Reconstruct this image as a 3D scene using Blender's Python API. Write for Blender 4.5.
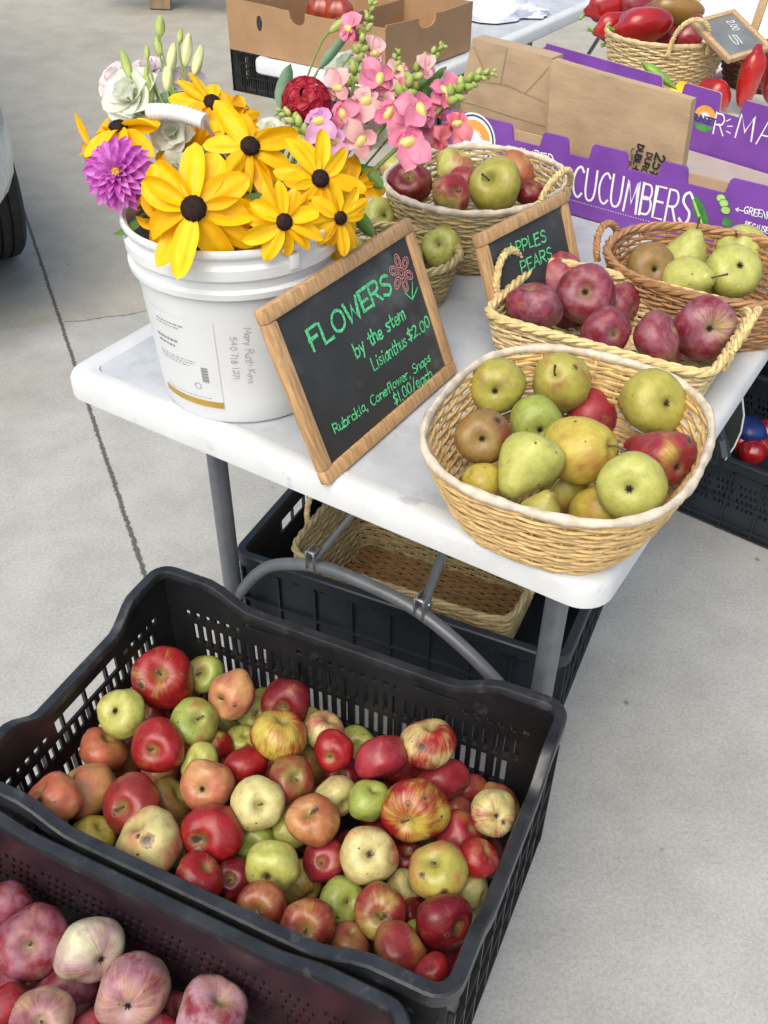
import bpy, bmesh, math, random
from mathutils import Vector, Matrix, noise as mnoise
PI=math.pi; rad=math.radians
for o in list(bpy.data.objects): bpy.data.objects.remove(o)
SC=bpy.context.scene; COL=SC.collection
rng=random.Random(7)
# ------------------------------------------------------------------ camera
FPX,PITCH,ROLL,CH=951.0851,.6831,.0116,1.3914
cp,sp=math.cos(PITCH),math.sin(PITCH)
RIGHT=Vector((1,0,0)); FWD=Vector((0,cp,-sp)); UP0=Vector((0,sp,cp))
CR=math.cos(ROLL)*RIGHT+math.sin(ROLL)*UP0; CU=-math.sin(ROLL)*RIGHT+math.cos(ROLL)*UP0
CPOS=Vector((0,0,CH))
cam=bpy.data.objects.new('camera',bpy.data.cameras.new('camera')); COL.objects.link(cam)
Mc=Matrix.Identity(4)
for i in range(3): Mc[i][0]=CR[i]; Mc[i][1]=CU[i]; Mc[i][2]=-FWD[i]; Mc[i][3]=CPOS[i]
cam.matrix_world=Mc
cam.data.sensor_fit='VERTICAL'; cam.data.sensor_height=36; cam.data.lens=36*FPX/1024
cam.data.clip_start=.02; cam.data.clip_end=500
SC.camera=cam
# ------------------------------------------------------------------ world and sun (bright overcast)
W=bpy.data.worlds.new('World'); SC.world=W; W.use_nodes=True
wn=W.node_tree; wn.nodes.clear()
SUN_EL,SUN_AZ=rad(56),rad(-155)     # azimuth measured from +Y towards +X
sky=wn.nodes.new('ShaderNodeTexSky'); sky.sky_type='NISHITA'; sky.sun_disc=False
sky.sun_elevation=SUN_EL; sky.sun_rotation=SUN_AZ; sky.dust_density=4; sky.air_density=1; sky.ozone_density=1
bg=wn.nodes.new('ShaderNodeBackground'); bg.inputs[1].default_value=.135
wo=wn.nodes.new('ShaderNodeOutputWorld')
wn.links.new(sky.outputs[0],bg.inputs[0]); wn.links.new(bg.outputs[0],wo.inputs[0])
sun=bpy.data.objects.new('sun',bpy.data.lights.new('sun','SUN')); COL.objects.link(sun)
sun.data.energy=1.25; sun.data.angle=rad(58); sun.data.color=(1,.93,.84)
sd=Vector((math.sin(SUN_AZ)*math.cos(SUN_EL),math.cos(SUN_AZ)*math.cos(SUN_EL),math.sin(SUN_EL)))
sun.rotation_euler=sd.to_track_quat('Z','Y').to_euler(); sun.location=sd*20
VS=SC.view_settings; VS.view_transform='Standard'; VS.look='None'; VS.gamma=1; VS.use_curve_mapping=False
VS.exposure=.73
VS.use_white_balance=True; VS.white_balance_temperature=6650; VS.white_balance_tint=3
SC.render.engine='CYCLES'; SC.cycles.max_bounces=8; SC.cycles.use_denoising=True
# ------------------------------------------------------------------ frames
def frame(o,yaw):
    c,s=math.cos(yaw),math.sin(yaw)
    return Matrix(((c,-s,0,o[0]),(s,c,0,o[1]),(0,0,1,o[2]),(0,0,0,1)))
MT=frame((-.4268,1.0919,0),-.564)      # table frame: x along the short end, y along its length
MK=frame((-.4846,.6415,0),-.4247)      # apple crate frame
def TW(a,b,z): return MT@Vector((a,b,z))
def ray(x,y): return FWD+CR*((x-384)/FPX)-CU*((y-512)/FPX)
def atz(x,y,z):
    d=ray(x,y); return CPOS+d*((z-CH)/d.z)
def atd(x,y,t): return CPOS+ray(x,y)*t
def depth(P): return (P-CPOS).dot(FWD)
def hit(M,x,y):
    """where the sight line through a pixel meets the xy plane of frame M -> local u,v"""
    Mi=M.inverted(); o=Mi@CPOS; d=Mi.to_3x3()@ray(x,y); t=-o.z/d.z
    return (o+d*t)
def camdir(px,py):
    q=min(.98,px*px+py*py); return (CR*px-CU*py-FWD*math.sqrt(1-q)).normalized()
def basis(n,spin=0,loc=(0,0,0)):
    q=Vector(n).to_track_quat('Z','Y'); m=q.to_matrix().to_4x4()@Matrix.Rotation(spin,4,'Z')
    m.translation=Vector(loc); return m
# ------------------------------------------------------------------ geometry helper
class G:
    def __init__(s): s.v=[]; s.f=[]
    def add(s,vs,fs,M=None):
        b=len(s.v)
        for p in vs:
            p=Vector(p); s.v.append(M@p if M is not None else p)
        for f in fs: s.f.append([i+b for i in f])
        return s
    def box(s,x0,x1,y0,y1,z0,z1,M=None):
        vs=[(x0,y0,z0),(x1,y0,z0),(x1,y1,z0),(x0,y1,z0),(x0,y0,z1),(x1,y0,z1),(x1,y1,z1),(x0,y1,z1)]
        return s.add(vs,[(3,2,1,0),(4,5,6,7),(0,1,5,4),(1,2,6,5),(2,3,7,6),(3,0,4,7)],M)
    def rbox(s,x0,x1,y0,y1,z0,z1,r=.004,seg=2,M=None):
        bm=bmesh.new(); bmesh.ops.create_cube(bm,size=1)
        for v in bm.verts: v.co=Vector(((x0+x1)/2+v.co.x*(x1-x0),(y0+y1)/2+v.co.y*(y1-y0),(z0+z1)/2+v.co.z*(z1-z0)))
        bmesh.ops.bevel(bm,geom=bm.edges[:],offset=r,segments=seg,affect='EDGES',profile=.5)
        bm.verts.index_update()
        s.add([v.co.copy() for v in bm.verts],[[v.index for v in f.verts] for f in bm.faces],M); bm.free(); return s
    def tube(s,pts,r,n=8,closed=False,caps=True,M=None,flat=1.0):
        pts=[Vector(p) for p in pts]; m=len(pts); rr=r if isinstance(r,(list,tuple)) else [r]*m
        up=None; vs=[]; fs=[]
        for i,p in enumerate(pts):
            a=pts[(i-1)%m] if (closed or i>0) else p; b=pts[(i+1)%m] if (closed or i<m-1) else p
            t=(b-a); t=t.normalized() if t.length>1e-9 else Vector((0,0,1))
            if up is None:
                up=Vector((0,0,1)) if abs(t.z)<.9 else Vector((1,0,0))
            up=(up-t*up.dot(t)); up=up.normalized() if up.length>1e-6 else t.orthogonal().normalized()
            sd_=t.cross(up)
            for k in range(n):
                an=2*PI*k/n; vs.append(p+(up*math.sin(an)+sd_*math.cos(an)*flat)*rr[i])
        for i in range(m if closed else m-1):
            j=(i+1)%m
            for k in range(n):
                l=(k+1)%n; fs.append((i*n+k,i*n+l,j*n+l,j*n+k))
        if caps and not closed:
            fs.append(tuple(range(n-1,-1,-1))); fs.append(tuple((m-1)*n+k for k in range(n)))
        return s.add(vs,fs,M)
    def lathe(s,prof,n=32,M=None,fn=None):
        vs=[];fs=[]
        for i,(r,z) in enumerate(prof):
            for k in range(n):
                a=2*PI*k/n; v=Vector((r*math.cos(a),r*math.sin(a),z))
                vs.append(fn(v,a,i) if fn else v)
        for i in range(len(prof)-1):
            for k in range(n):
                l=(k+1)%n; fs.append((i*n+k,i*n+l,(i+1)*n+l,(i+1)*n+k))
        return s.add(vs,fs,M)
    def grid(s,fn,nu,nv,M=None,closeu=False):
        vs=[fn(i/nu,j/nv) for j in range(nv+1) for i in range(nu if closeu else nu+1)]
        w=nu if closeu else nu+1; fs=[]
        for j in range(nv):
            for i in range(nu):
                i2=(i+1)%w; fs.append((j*w+i,j*w+i2,(j+1)*w+i2,(j+1)*w+i))
        return s.add(vs,fs,M)
    def prism(s,poly,t0,t1,M=None):
        """polygon in xy extruded from z=t0 to t1"""
        n=len(poly); vs=[(x,y,t0) for x,y in poly]+[(x,y,t1) for x,y in poly]
        fs=[tuple(range(n-1,-1,-1)),tuple(range(n,2*n))]+[(i,(i+1)%n,n+(i+1)%n,n+i) for i in range(n)]
        return s.add(vs,fs,M)
    def mesh(s,name,smooth=True):
        me=bpy.data.meshes.new(name); me.from_pydata([tuple(v) for v in s.v],[],s.f)
        bm=bmesh.new(); bm.from_mesh(me); bmesh.ops.recalc_face_normals(bm,faces=bm.faces[:]); bm.to_mesh(me); bm.free()
        if smooth:
            me.shade_smooth()
            if smooth!='all': me.set_sharp_from_angle(angle=rad(38))
        return me
def mk(name,g,mat,parent=None,M=None,smooth=True):
    me=g if isinstance(g,bpy.types.Mesh) else g.mesh(name,smooth)
    if mat and not me.materials: me.materials.append(mat)
    o=bpy.data.objects.new(name,me); COL.objects.link(o)
    if M is not None: o.matrix_world=M
    if parent: o.parent=parent
    return o
def tag(o,label,cat,group=None,kind=None):
    if label: o['label']=label
    if cat: o['category']=cat
    if group: o['group']=group
    if kind: o['kind']=kind
    return o
def thing(name,label,cat,M,group=None):
    o=bpy.data.objects.new(name,None); o.empty_display_size=.05; COL.objects.link(o); o.matrix_world=M
    return tag(o,label,cat,group)
# ------------------------------------------------------------------ materials
class NT:
    def __init__(s,name):
        s.m=bpy.data.materials.new(name); s.m.use_nodes=True; s.t=s.m.node_tree; s.b=s.t.nodes['Principled BSDF']
    def n(s,typ,ins=None,**kw):
        nd=s.t.nodes.new(typ)
        for k,v in kw.items(): setattr(nd,k,v)
        for k,v in (ins or {}).items(): s.set(nd.inputs[k],v)
        return nd
    def set(s,sock,v):
        if isinstance(v,bpy.types.NodeSocket): s.t.links.new(v,sock)
        else:
            if hasattr(sock.default_value,'__len__') and not hasattr(v,'__len__'): v=(v,)*len(sock.default_value)
            if hasattr(v,'__len__') and len(sock.default_value)==4 and len(v)==3: v=(*v,1)
            sock.default_value=v
    def math(s,op,a,b=0,c=None,clamp=False):
        nd=s.n('ShaderNodeMath',operation=op,use_clamp=clamp); s.set(nd.inputs[0],a); s.set(nd.inputs[1],b)
        if c is not None: s.set(nd.inputs[2],c)
        return nd.outputs[0]
    def vm(s,op,a,b=None,scale=None):
        nd=s.n('ShaderNodeVectorMath',operation=op); s.set(nd.inputs[0],a)
        if b is not None: s.set(nd.inputs[1],b)
        if scale is not None: s.set(nd.inputs['Scale'],scale)
        return nd.outputs['Value'] if op in('DOT_PRODUCT','LENGTH','DISTANCE') else nd.outputs[0]
    def mix(s,f,a,b,blend='MIX'):
        nd=s.n('ShaderNodeMix',data_type='RGBA',blend_type=blend); s.set(nd.inputs[0],f); s.set(nd.inputs[6],a); s.set(nd.inputs[7],b)
        return nd.outputs[2]
    def noise(s,vec,scale,detail=3,rough=.5,dist=0):
        nd=s.n('ShaderNodeTexNoise',{'Scale':scale,'Detail':detail,'Roughness':rough,'Distortion':dist})
        if vec is not None: s.set(nd.inputs['Vector'],vec)
        return nd.outputs[0]
    def ss(s,x,a,b):
        nd=s.n('ShaderNodeMapRange',interpolation_type='SMOOTHSTEP'); s.set(nd.inputs[0],x); s.set(nd.inputs[1],a); s.set(nd.inputs[2],b); s.set(nd.inputs[3],0.0); s.set(nd.inputs[4],1.0)
        return nd.outputs[0]
    def coord(s,k='Object'): return s.n('ShaderNodeTexCoord').outputs[k]
    def bump(s,h,st=.3,dist=.002):
        nd=s.n('ShaderNodeBump',{'Strength':st,'Distance':dist}); s.set(nd.inputs['Height'],h)
        s.set(s.b.inputs['Normal'],nd.outputs[0])
    def out(s,**kw):
        for k,v in kw.items(): s.set(s.b.inputs[k.replace('_',' ')],v)
        return s.m
def pm(name,col,rough=.5,var=.12,scale=20,bump=0,bscale=120,spec=.5,metal=0,dist=.002,stretch=None,island=0,dirt=None,dscale=5,dcut=.6,**kw):
    t=NT(name); co=t.coord()
    if stretch: co2=t.vm('MULTIPLY',co,stretch)
    else: co2=co
    nz=t.noise(co2,scale,4,.6)
    f=t.ss(nz,.3,.7)
    a=tuple(c*(1-var) for c in col); b=tuple(min(1,c*(1+var)) for c in col)
    c=t.mix(f,a,b)
    if island:
        ri=t.n('ShaderNodeNewGeometry').outputs['Random Per Island']
        v=t.math('MULTIPLY_ADD',ri,2*island,1-island)
        c=t.vm('SCALE',c,scale=v)
    if dirt:
        d=t.ss(t.noise(co,dscale,6,.65),dcut,dcut+.12)
        c=t.mix(t.math('MULTIPLY',d,.75),c,dirt)
    t.set(t.b.inputs['Base Color'],c)
    rn=t.math('MULTIPLY_ADD',nz,.25,rough-.12)
    t.out(Roughness=rn,Metallic=metal,Specular_IOR_Level=spec,**kw)
    if bump: t.bump(t.noise(co2,bscale,4,.6),bump,dist)
    return t.m
def fruit_mat(name,pear=False):
    t=NT(name); oc=t.coord()
    def at(n,o='Fac'): return t.n('ShaderNodeAttribute',attribute_type='OBJECT',attribute_name=n).outputs[o]
    seed=at('seed'); ca=at('col_a','Color'); cb=at('col_b','Color'); blush=at('blush'); streak=at('streak'); spots=at('spots'); bloom=at('bloom')
    off=t.n('ShaderNodeCombineXYZ',{0:t.math('MULTIPLY',seed,13.7),1:t.math('MULTIPLY',seed,7.3),2:t.math('MULTIPLY',seed,3.9)}).outputs[0]
    p=t.vm('ADD',oc,off)
    sx=t.n('ShaderNodeSeparateXYZ',{0:oc}); x,y,z=sx.outputs
    rho=t.math('SQRT',t.math('ADD',t.math('MULTIPLY',x,x),t.math('MULTIPLY',y,y)))
    inv=t.math('DIVIDE',1,t.math('MAXIMUM',rho,.05))
    sv=t.n('ShaderNodeCombineXYZ',{0:t.math('MULTIPLY',x,inv),1:t.math('MULTIPLY',y,inv),2:t.math('MULTIPLY',z,.22)}).outputs[0]
    sn=t.noise(t.vm('ADD',sv,off),7,4,.65); sn2=t.noise(t.vm('ADD',sv,off),17,3,.6)
    n1=t.noise(p,.8,2,.5)
    nn=t.math('MULTIPLY_ADD',n1,2.6,-.85)
    m=t.math('MULTIPLY_ADD',blush,2,t.math('MULTIPLY_ADD',nn,.95,-1))
    st=t.math('ADD',t.math('MULTIPLY_ADD',sn,1.6,-.8),t.math('MULTIPLY_ADD',sn2,1.0,-.5))
    m=t.math('MULTIPLY_ADD',st,streak,m)
    m=t.ss(m,.05,.95)
    cbv=t.vm('SCALE',cb,scale=t.math('MULTIPLY_ADD',t.noise(p,2.2,5,.65),1.3,.30))
    cav=t.vm('SCALE',ca,scale=t.math('MULTIPLY_ADD',t.noise(p,3.1,5,.65),.9,.50))
    c=t.mix(m,cav,cbv)
    # cavity russet at the poles
    pole=t.math('SUBTRACT',1,t.ss(t.math('MULTIPLY_ADD',t.noise(p,5,3),.25,rho),.2,.48))
    pole=t.math('MULTIPLY',pole,t.ss(t.math('ABSOLUTE',z),.35,.5))
    c=t.mix(t.math('MULTIPLY',pole,.62 if not pear else .35),c,(.23,.21,.06))
    core=t.math('SUBTRACT',1,t.ss(rho,.05,.17)); core=t.math('MULTIPLY',core,t.ss(t.math('MULTIPLY',z,-1),.35,.5))
    c=t.mix(t.math('MULTIPLY',core,.85),c,(.05,.035,.02))
    # lenticels
    vo=t.n('ShaderNodeTexVoronoi',{'Vector':p,'Scale':11.0 if not pear else 16.0})
    ln=t.math('SUBTRACT',1,t.ss(vo.outputs['Distance'],.05,.11))
    c=t.mix(t.math('MULTIPLY',ln,.45),c,(.62,.5,.3) if not pear else (.2,.14,.05))
    # russet / bruise clouds
    ru=t.ss(t.noise(p,2.6,6,.7),.55,.74)
    c=t.mix(t.math('MULTIPLY',ru,.6),c,(.27,.15,.05))
    # dark scab spots
    v2=t.n('ShaderNodeTexVoronoi',{'Vector':t.vm('ADD',p,(5,3,1)),'Scale':3.2})
    dd=t.math('MULTIPLY_ADD',t.noise(p,14,2),.10,v2.outputs['Distance'])
    sr=t.n('ShaderNodeSeparateColor',{0:v2.outputs['Color']}).outputs
    sz=t.math('MULTIPLY_ADD',sr[1],.10,.09)
    sm=t.math('SUBTRACT',1,t.ss(dd,sz,t.math('ADD',sz,.035)))
    sm=t.math('MULTIPLY',sm,t.math('LESS_THAN',sr[0],spots))
    c=t.mix(t.math('MULTIPLY',sm,.85),c,(.035,.022,.014))
    hgt=t.math('MULTIPLY',sm,-.5)
    nrm=t.vm('NORMALIZE',oc)
    for k in('scar_a','scar_b'):
        dv=at(k,'Vector'); d=t.vm('DISTANCE',nrm,dv)
        d=t.math('ADD',d,t.math('MULTIPLY_ADD',t.noise(p,6,4,.7),.32,-.16))
        ssz=at(k+'_size')
        s1=t.math('SUBTRACT',1,t.ss(d,ssz,t.math('ADD',ssz,.05)))
        s0=t.math('SUBTRACT',1,t.ss(d,t.math('MULTIPLY',ssz,.45),t.math('MULTIPLY',ssz,.8)))
        c=t.mix(t.math('MULTIPLY',s1,.75),c,(.17,.09,.04)); c=t.mix(t.math('MULTIPLY',s0,.85),c,(.03,.022,.016))
        hgt=t.math('SUBTRACT',hgt,s1)
    bl=t.math('MULTIPLY',t.ss(t.noise(p,1.7,5,.65),.36,.66),bloom)
    c=t.mix(bl,c,(.44,.27,.34))
    rr=t.math('MULTIPLY_ADD',t.noise(p,8,4),.2,t.math('MULTIPLY_ADD',bloom,.25,.24 if not pear else .33))
    h=t.math('ADD',hgt,t.math('MULTIPLY',t.noise(p,3.5,4),.5 if not pear else .9))
    t.bump(h,.35,.0025)
    t.set(t.b.inputs['Base Color'],c)
    return t.out(Roughness=rr,Specular_IOR_Level=.45,Subsurface_Weight=.02,Subsurface_Radius=(.01,.004,.002),Subsurface_Scale=.3)
MAT={}
MAT['apple']=fruit_mat('apple_skin'); MAT['pear']=fruit_mat('pear_skin',True)
MAT['stalk']=pm('fruit_stalk',(.10,.065,.03),.7,.3,60)
MAT['crate']=pm('black_crate_plastic',(.013,.013,.015),.38,.35,9,.12,200,.5,dirt=(.07,.065,.06),dscale=14,dcut=.62)
MAT['crate_rim']=pm('scuffed_crate_rim',(.017,.018,.022),.36,.35,25,.2,160,.55,dirt=(.06,.06,.068),dscale=30,dcut=.57)
MAT['crate_reflect']=pm('glossy_black_plastic_apple_tint',(.030,.018,.024),.26,.3,9,.1,200,.6)  # black plastic tinted purple: the apples' reflection put into the base colour
MAT['crate_blue']=pm('charcoal_crate_plastic',(.016,.020,.027),.45,.3,8,.1,200)
MAT['white_plastic']=pm('white_table_plastic',(.60,.61,.63),.42,.05,14,.25,260,.4,dirt=(.40,.41,.43),dscale=22,dcut=.59)
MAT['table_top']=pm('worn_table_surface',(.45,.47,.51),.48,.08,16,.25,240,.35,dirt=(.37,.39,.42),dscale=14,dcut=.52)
MAT['pail']=pm('white_pail_plastic',(.68,.69,.71),.36,.03,9,.06,60,.45,dirt=(.50,.50,.51),dscale=16,dcut=.66)
MAT['metal']=pm('grey_powder_coated_steel',(.155,.163,.18),.4,.1,40,.05,300,.5,metal=.25)
MAT['zinc']=pm('zinc_bracket',(.45,.45,.46),.35,.1,60,metal=.9)
MAT['dark_metal']=pm('black_powder_coated_steel',(.025,.026,.028),.45,.2,40)
def wick(name,col,isl=.22): return pm(name,col,.55,.18,90,.3,500,.35,island=isl,dist=.0006)
MAT['wicker_tan']=wick('tan_wicker',(.58,.39,.17)); MAT['wicker_pale']=wick('pale_wicker',(.56,.43,.23)); MAT['wicker_brown']=wick('brown_wicker',(.36,.19,.085))
MAT['wicker_dark']=wick('red_brown_wicker',(.12,.045,.025)); MAT['wicker_olive']=wick('olive_tan_wicker',(.44,.34,.17)); MAT['wicker_floor']=wick('brown_wicker_floor',(.30,.17,.07))
MAT['rim_pale']=pm('cream_wrapped_rim',(.58,.49,.39),.55,.22,60,.5,220,.35,dist=.001)
MAT['rope']=wick('straw_rope',(.60,.46,.22),.15)
MAT['wood']=pm('light_wood_frame',(.47,.28,.135),.5,.28,30,.12,90,.4,stretch=(8,1,8))
MAT['wood_dull']=pm('dull_wood_frame',(.44,.29,.16),.55,.2,30,.12,90,.4,stretch=(8,1,8))
MAT['slate']=pm('chalkboard_black',(.035,.037,.04),.5,.25,6,.06,300,.4,dirt=(.10,.115,.11),dscale=5,dcut=.50)
MAT['slate_grey']=pm('dusty_chalkboard',(.16,.17,.18),.5,.2,12,.06,300,.4)
MAT['chalk_green']=pm('green_chalk_ink',(.11,.56,.24),.7,.55,420); MAT['chalk_pink']=pm('pink_chalk_ink',(.55,.25,.24),.7,.5,420); MAT['chalk_white']=pm('white_chalk_ink',(.6,.6,.6),.7,.2,150)
MAT['ink']=pm('black_marker_ink',(.27,.27,.30),.6,.2,100); MAT['print_grey']=pm('grey_print',(.22,.23,.25),.6,.1,100); MAT['label']=pm('paper_label',(.66,.67,.69),.45,.02,10); MAT['gold']=pm('gold_label_band',(.42,.26,.05),.5,.12,30)
MAT['purple']=pm('purple_print_card',(.19,.062,.36),.42,.10,14,.06,160,.4); MAT['kraft']=pm('kraft_card',(.42,.29,.19),.7,.08,12,.1,260,.3); MAT['kraft_grey']=pm('grey_kraft_card',(.40,.34,.30),.7,.06,12,.08,260,.3)
MAT['bag']=pm('kraft_paper_bag',(.42,.30,.19),.72,.08,7,.35,14,.3,dist=.006,stretch=(1,2.2,1)); MAT['bag_edge']=pm('paper_bag_edge',(.26,.17,.10),.75,.1,10)
MAT['card_brown']=pm('brown_cardboard',(.36,.215,.115),.72,.08,10,.1,200,.3); MAT['card_in']=pm('brown_cardboard_inside',(.30,.18,.10),.75,.08,10)
MAT['white_print']=pm('white_print',(.82,.80,.84),.5,.03,40); MAT['navy']=pm('navy_print',(.03,.05,.16),.5,.05,40); MAT['orange']=pm('orange_print',(.80,.36,.07),.5,.08,25); MAT['green_print']=pm('green_print',(.06,.26,.045),.45,.35,30); MAT['lime_print']=pm('lime_print',(.42,.62,.20),.5,.2,60); MAT['dkgreen_print']=pm('dark_green_print',(.02,.085,.03),.45,.3,40)
MAT['pepper']=pm('red_pepper_skin',(.33,.009,.009),.22,.25,18,.15,25,.55,Coat_Weight=.3); MAT['pepper_dark']=pm('dark_red_pepper_skin',(.20,.014,.02),.22,.3,18,.15,25,.55,Coat_Weight=.3); MAT['pepper_brown']=pm('green_brown_pepper_skin',(.19,.10,.025),.25,.4,14,.1,25,.5,Coat_Weight=.3)
MAT['pepper_green']=pm('green_pepper_skin',(.16,.30,.04),.3,.3,20); MAT['pepper_yellow']=pm('yellow_pepper_skin',(.75,.45,.02),.3,.15,20)
MAT['tomato']=pm('brick_red_tomato_skin',(.30,.045,.02),.22,.3,30,Coat_Weight=.3)
MAT['cloth']=pm('white_tablecloth',(.72,.71,.68),.8,.05,12,.2,40,.2,dist=.004)
MAT['pinkcloth']=pm('pink_cloth',(.62,.25,.33),.8,.15,50)
MAT['plasticbag']=pm('thin_white_plastic_bag',(.66,.70,.80),.28,.12,16,.5,24,.5,dist=.01)
MAT['car']=pm('silver_white_car_paint',(.60,.62,.62),.25,.03,6,0,10,.5,Coat_Weight=.7,Coat_Roughness=.05)
MAT['tyre']=pm('tyre_rubber',(.028,.028,.028),.7,.3,40,.2,200,.3); MAT['glass']=pm('dark_car_glass',(.02,.022,.025),.08,.1,5); MAT['lampglass']=pm('head_lamp_glass',(.5,.52,.55),.1,.1,15); MAT['alloy']=pm('alloy_wheel',(.5,.5,.52),.3,.1,20,metal=.9)
MAT['old_wood']=pm('weathered_wood',(.26,.18,.11),.75,.3,14,.3,60,stretch=(1,1,.15))
def petal_mat(name,ca,cb,rough=.5,trans=.25):
    t=NT(name); co=t.coord(); ri=t.n('ShaderNodeNewGeometry').outputs['Random Per Island']
    nz=t.noise(co,60,3); c=t.mix(t.ss(t.math('ADD',t.math('MULTIPLY',nz,.6),t.math('MULTIPLY',ri,.5)),.25,.8),ca,cb)
    t.set(t.b.inputs['Base Color'],c); t.out(Roughness=rough,Specular_IOR_Level=.35)
    tr=t.n('ShaderNodeBsdfTranslucent'); t.set(tr.inputs[0],c)
    mx=t.n('ShaderNodeMixShader',{0:trans}); t.t.links.new(t.b.outputs[0],mx.inputs[1]); t.t.links.new(tr.outputs[0],mx.inputs[2])
    t.t.links.new(mx.outputs[0],t.t.nodes['Material Output'].inputs[0])
    t.bump(t.noise(co,180,2),.15,.001)
    return t.m
MAT['p_yellow']=petal_mat('yellow_petal',(.86,.46,.003),(.93,.60,.008)); MAT['p_gold']=petal_mat('golden_petal',(.80,.36,.003),(.88,.48,.006))
MAT['p_magenta']=petal_mat('magenta_petal',(.54,.09,.50),(.74,.25,.68)); MAT['p_white']=petal_mat('white_petal',(.78,.83,.68),(.88,.89,.82),.5,.45); MAT['p_blush']=petal_mat('blush_petal',(.80,.68,.70),(.88,.80,.80),.5,.45); MAT['p_pink']=petal_mat('pink_petal',(.68,.17,.30),(.78,.30,.42)); MAT['p_palepink']=petal_mat('pale_pink_petal',(.72,.36,.40),(.80,.50,.48)); MAT['p_lilac']=petal_mat('lilac_pink_petal',(.62,.28,.55),(.74,.42,.64)); MAT['p_coral']=petal_mat('coral_pink_petal',(.72,.16,.22),(.80,.28,.30))
MAT['p_red']=petal_mat('crimson_petal',(.26,.004,.015),(.42,.012,.035),.45,.15); MAT['throat']=petal_mat('yellow_throat',(.75,.6,.14),(.82,.72,.3))
MAT['bud']=petal_mat('green_bud',(.34,.44,.10),(.52,.58,.20)); MAT['bud_pale']=petal_mat('pale_yellow_bud',(.60,.64,.26),(.72,.72,.42)); MAT['leaf']=petal_mat('green_leaf',(.06,.14,.03),(.11,.22,.05)); MAT['leaf_blue']=petal_mat('blue_green_leaf',(.12,.22,.14),(.18,.29,.18)); MAT['stem']=petal_mat('green_stem',(.12,.20,.05),(.20,.28,.08),.5,.05)
MAT['cone']=pm('dark_brown_cone',(.022,.008,.006),.65,.5,300,.6,600,.3,dist=.002); MAT['dahlia_eye']=pm('yellow_dahlia_eye',(.62,.36,.03),.6,.3,300,.5,500)
# ================================================================== GROUND
def floor_mat():
    t=NT('concrete'); co=t.coord()
    big=t.noise(co,1.1,5,.6); mid=t.noise(co,7,5,.65); fine=t.noise(co,150,3,.7); fine2=t.noise(co,420,2,.6)
    wob=t.math('MULTIPLY_ADD',t.noise(co,9,4,.6),.05,-.025)
    fr=t.math('MULTIPLY_ADD',t.noise(co,90,3,.7),.012,-.006)
    d1=t.math('SUBTRACT',t.vm('DOT_PRODUCT',co,(.918,.396,0)),.1218)
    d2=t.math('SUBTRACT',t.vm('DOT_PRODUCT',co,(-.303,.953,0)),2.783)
    far_shade=t.ss(d2,-.01,.01)
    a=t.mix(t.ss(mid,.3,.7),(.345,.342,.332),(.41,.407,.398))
    b=t.mix(t.ss(mid,.3,.7),(.345,.318,.265),(.405,.38,.325))  # far side browner: shade under the pavilion put into the concrete colour
    c=t.mix(t.math('MULTIPLY',far_shade,.9),a,b)
    c=t.mix(t.math('MULTIPLY',t.ss(big,.46,.70),.5),c,(.24,.225,.195))
    c=t.mix(t.math('MULTIPLY',t.ss(t.noise(co,2.3,6,.7),.62,.74),.35),c,(.46,.45,.43))
    sp=t.math('ADD',t.math('MULTIPLY_ADD',fine,.7,.65),t.math('MULTIPLY_ADD',fine2,.55,-.275))
    c=t.vm('SCALE',c,scale=sp)
    pit=t.n('ShaderNodeTexVoronoi',{'Vector':co,'Scale':11.0}); pr=t.n('ShaderNodeSeparateColor',{0:pit.outputs['Color']}).outputs
    pm_=t.math('MULTIPLY',t.math('SUBTRACT',1,t.ss(t.math('ADD',pit.outputs['Distance'],fr),.03,.09)),t.math('LESS_THAN',pr[0],.16))
    c=t.mix(t.math('MULTIPLY',pm_,.6),c,(.07,.065,.06))
    g1=t.math('SUBTRACT',1,t.ss(t.math('ABSOLUTE',t.math('ADD',d1,t.math('ADD',t.math('MULTIPLY',fr,1.4),t.math('MULTIPLY',wob,.12)))),.003,.0070))
    g2=t.math('SUBTRACT',1,t.ss(t.math('ABSOLUTE',t.math('ADD',d2,t.math('ADD',wob,fr))),.0018,.005))
    g2=t.math('MULTIPLY',g2,t.math('GREATER_THAN',d1,0))
    cr=t.n('ShaderNodeTexVoronoi',{'Vector':t.vm('ADD',co,t.vm('SCALE',t.n('ShaderNodeTexNoise',{'Vector':co,'Scale':1.6,'Detail':4.0}).outputs[1],scale=1.1)),'Scale':.33},feature='DISTANCE_TO_EDGE')
    g3=t.math('MULTIPLY',t.math('SUBTRACT',1,t.ss(cr.outputs[0],.0006,.0022)),t.math('GREATER_THAN',d2,.1))
    g=t.math('MAXIMUM',t.math('MAXIMUM',g1,t.math('MULTIPLY',g2,.7)),t.math('MULTIPLY',g3,.0))
    c=t.mix(t.math('MULTIPLY',g,.85),c,(.05,.045,.04))
    t.set(t.b.inputs['Base Color'],c)
    t.out(Roughness=t.math('MULTIPLY_ADD',mid,.2,.62),Specular_IOR_Level=.3)
    h=t.math('SUBTRACT',t.math('ADD',t.math('MULTIPLY',fine,.5),t.math('MULTIPLY',mid,.2)),t.math('MULTIPLY',g,1.6))
    t.bump(h,.35,.003)
    return t.m
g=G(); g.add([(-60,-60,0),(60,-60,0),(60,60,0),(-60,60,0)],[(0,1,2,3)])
fl=mk('ground',g,floor_mat()); tag(fl,'grey concrete floor with a dark expansion joint and cracks','ground',kind='structure')
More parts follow.
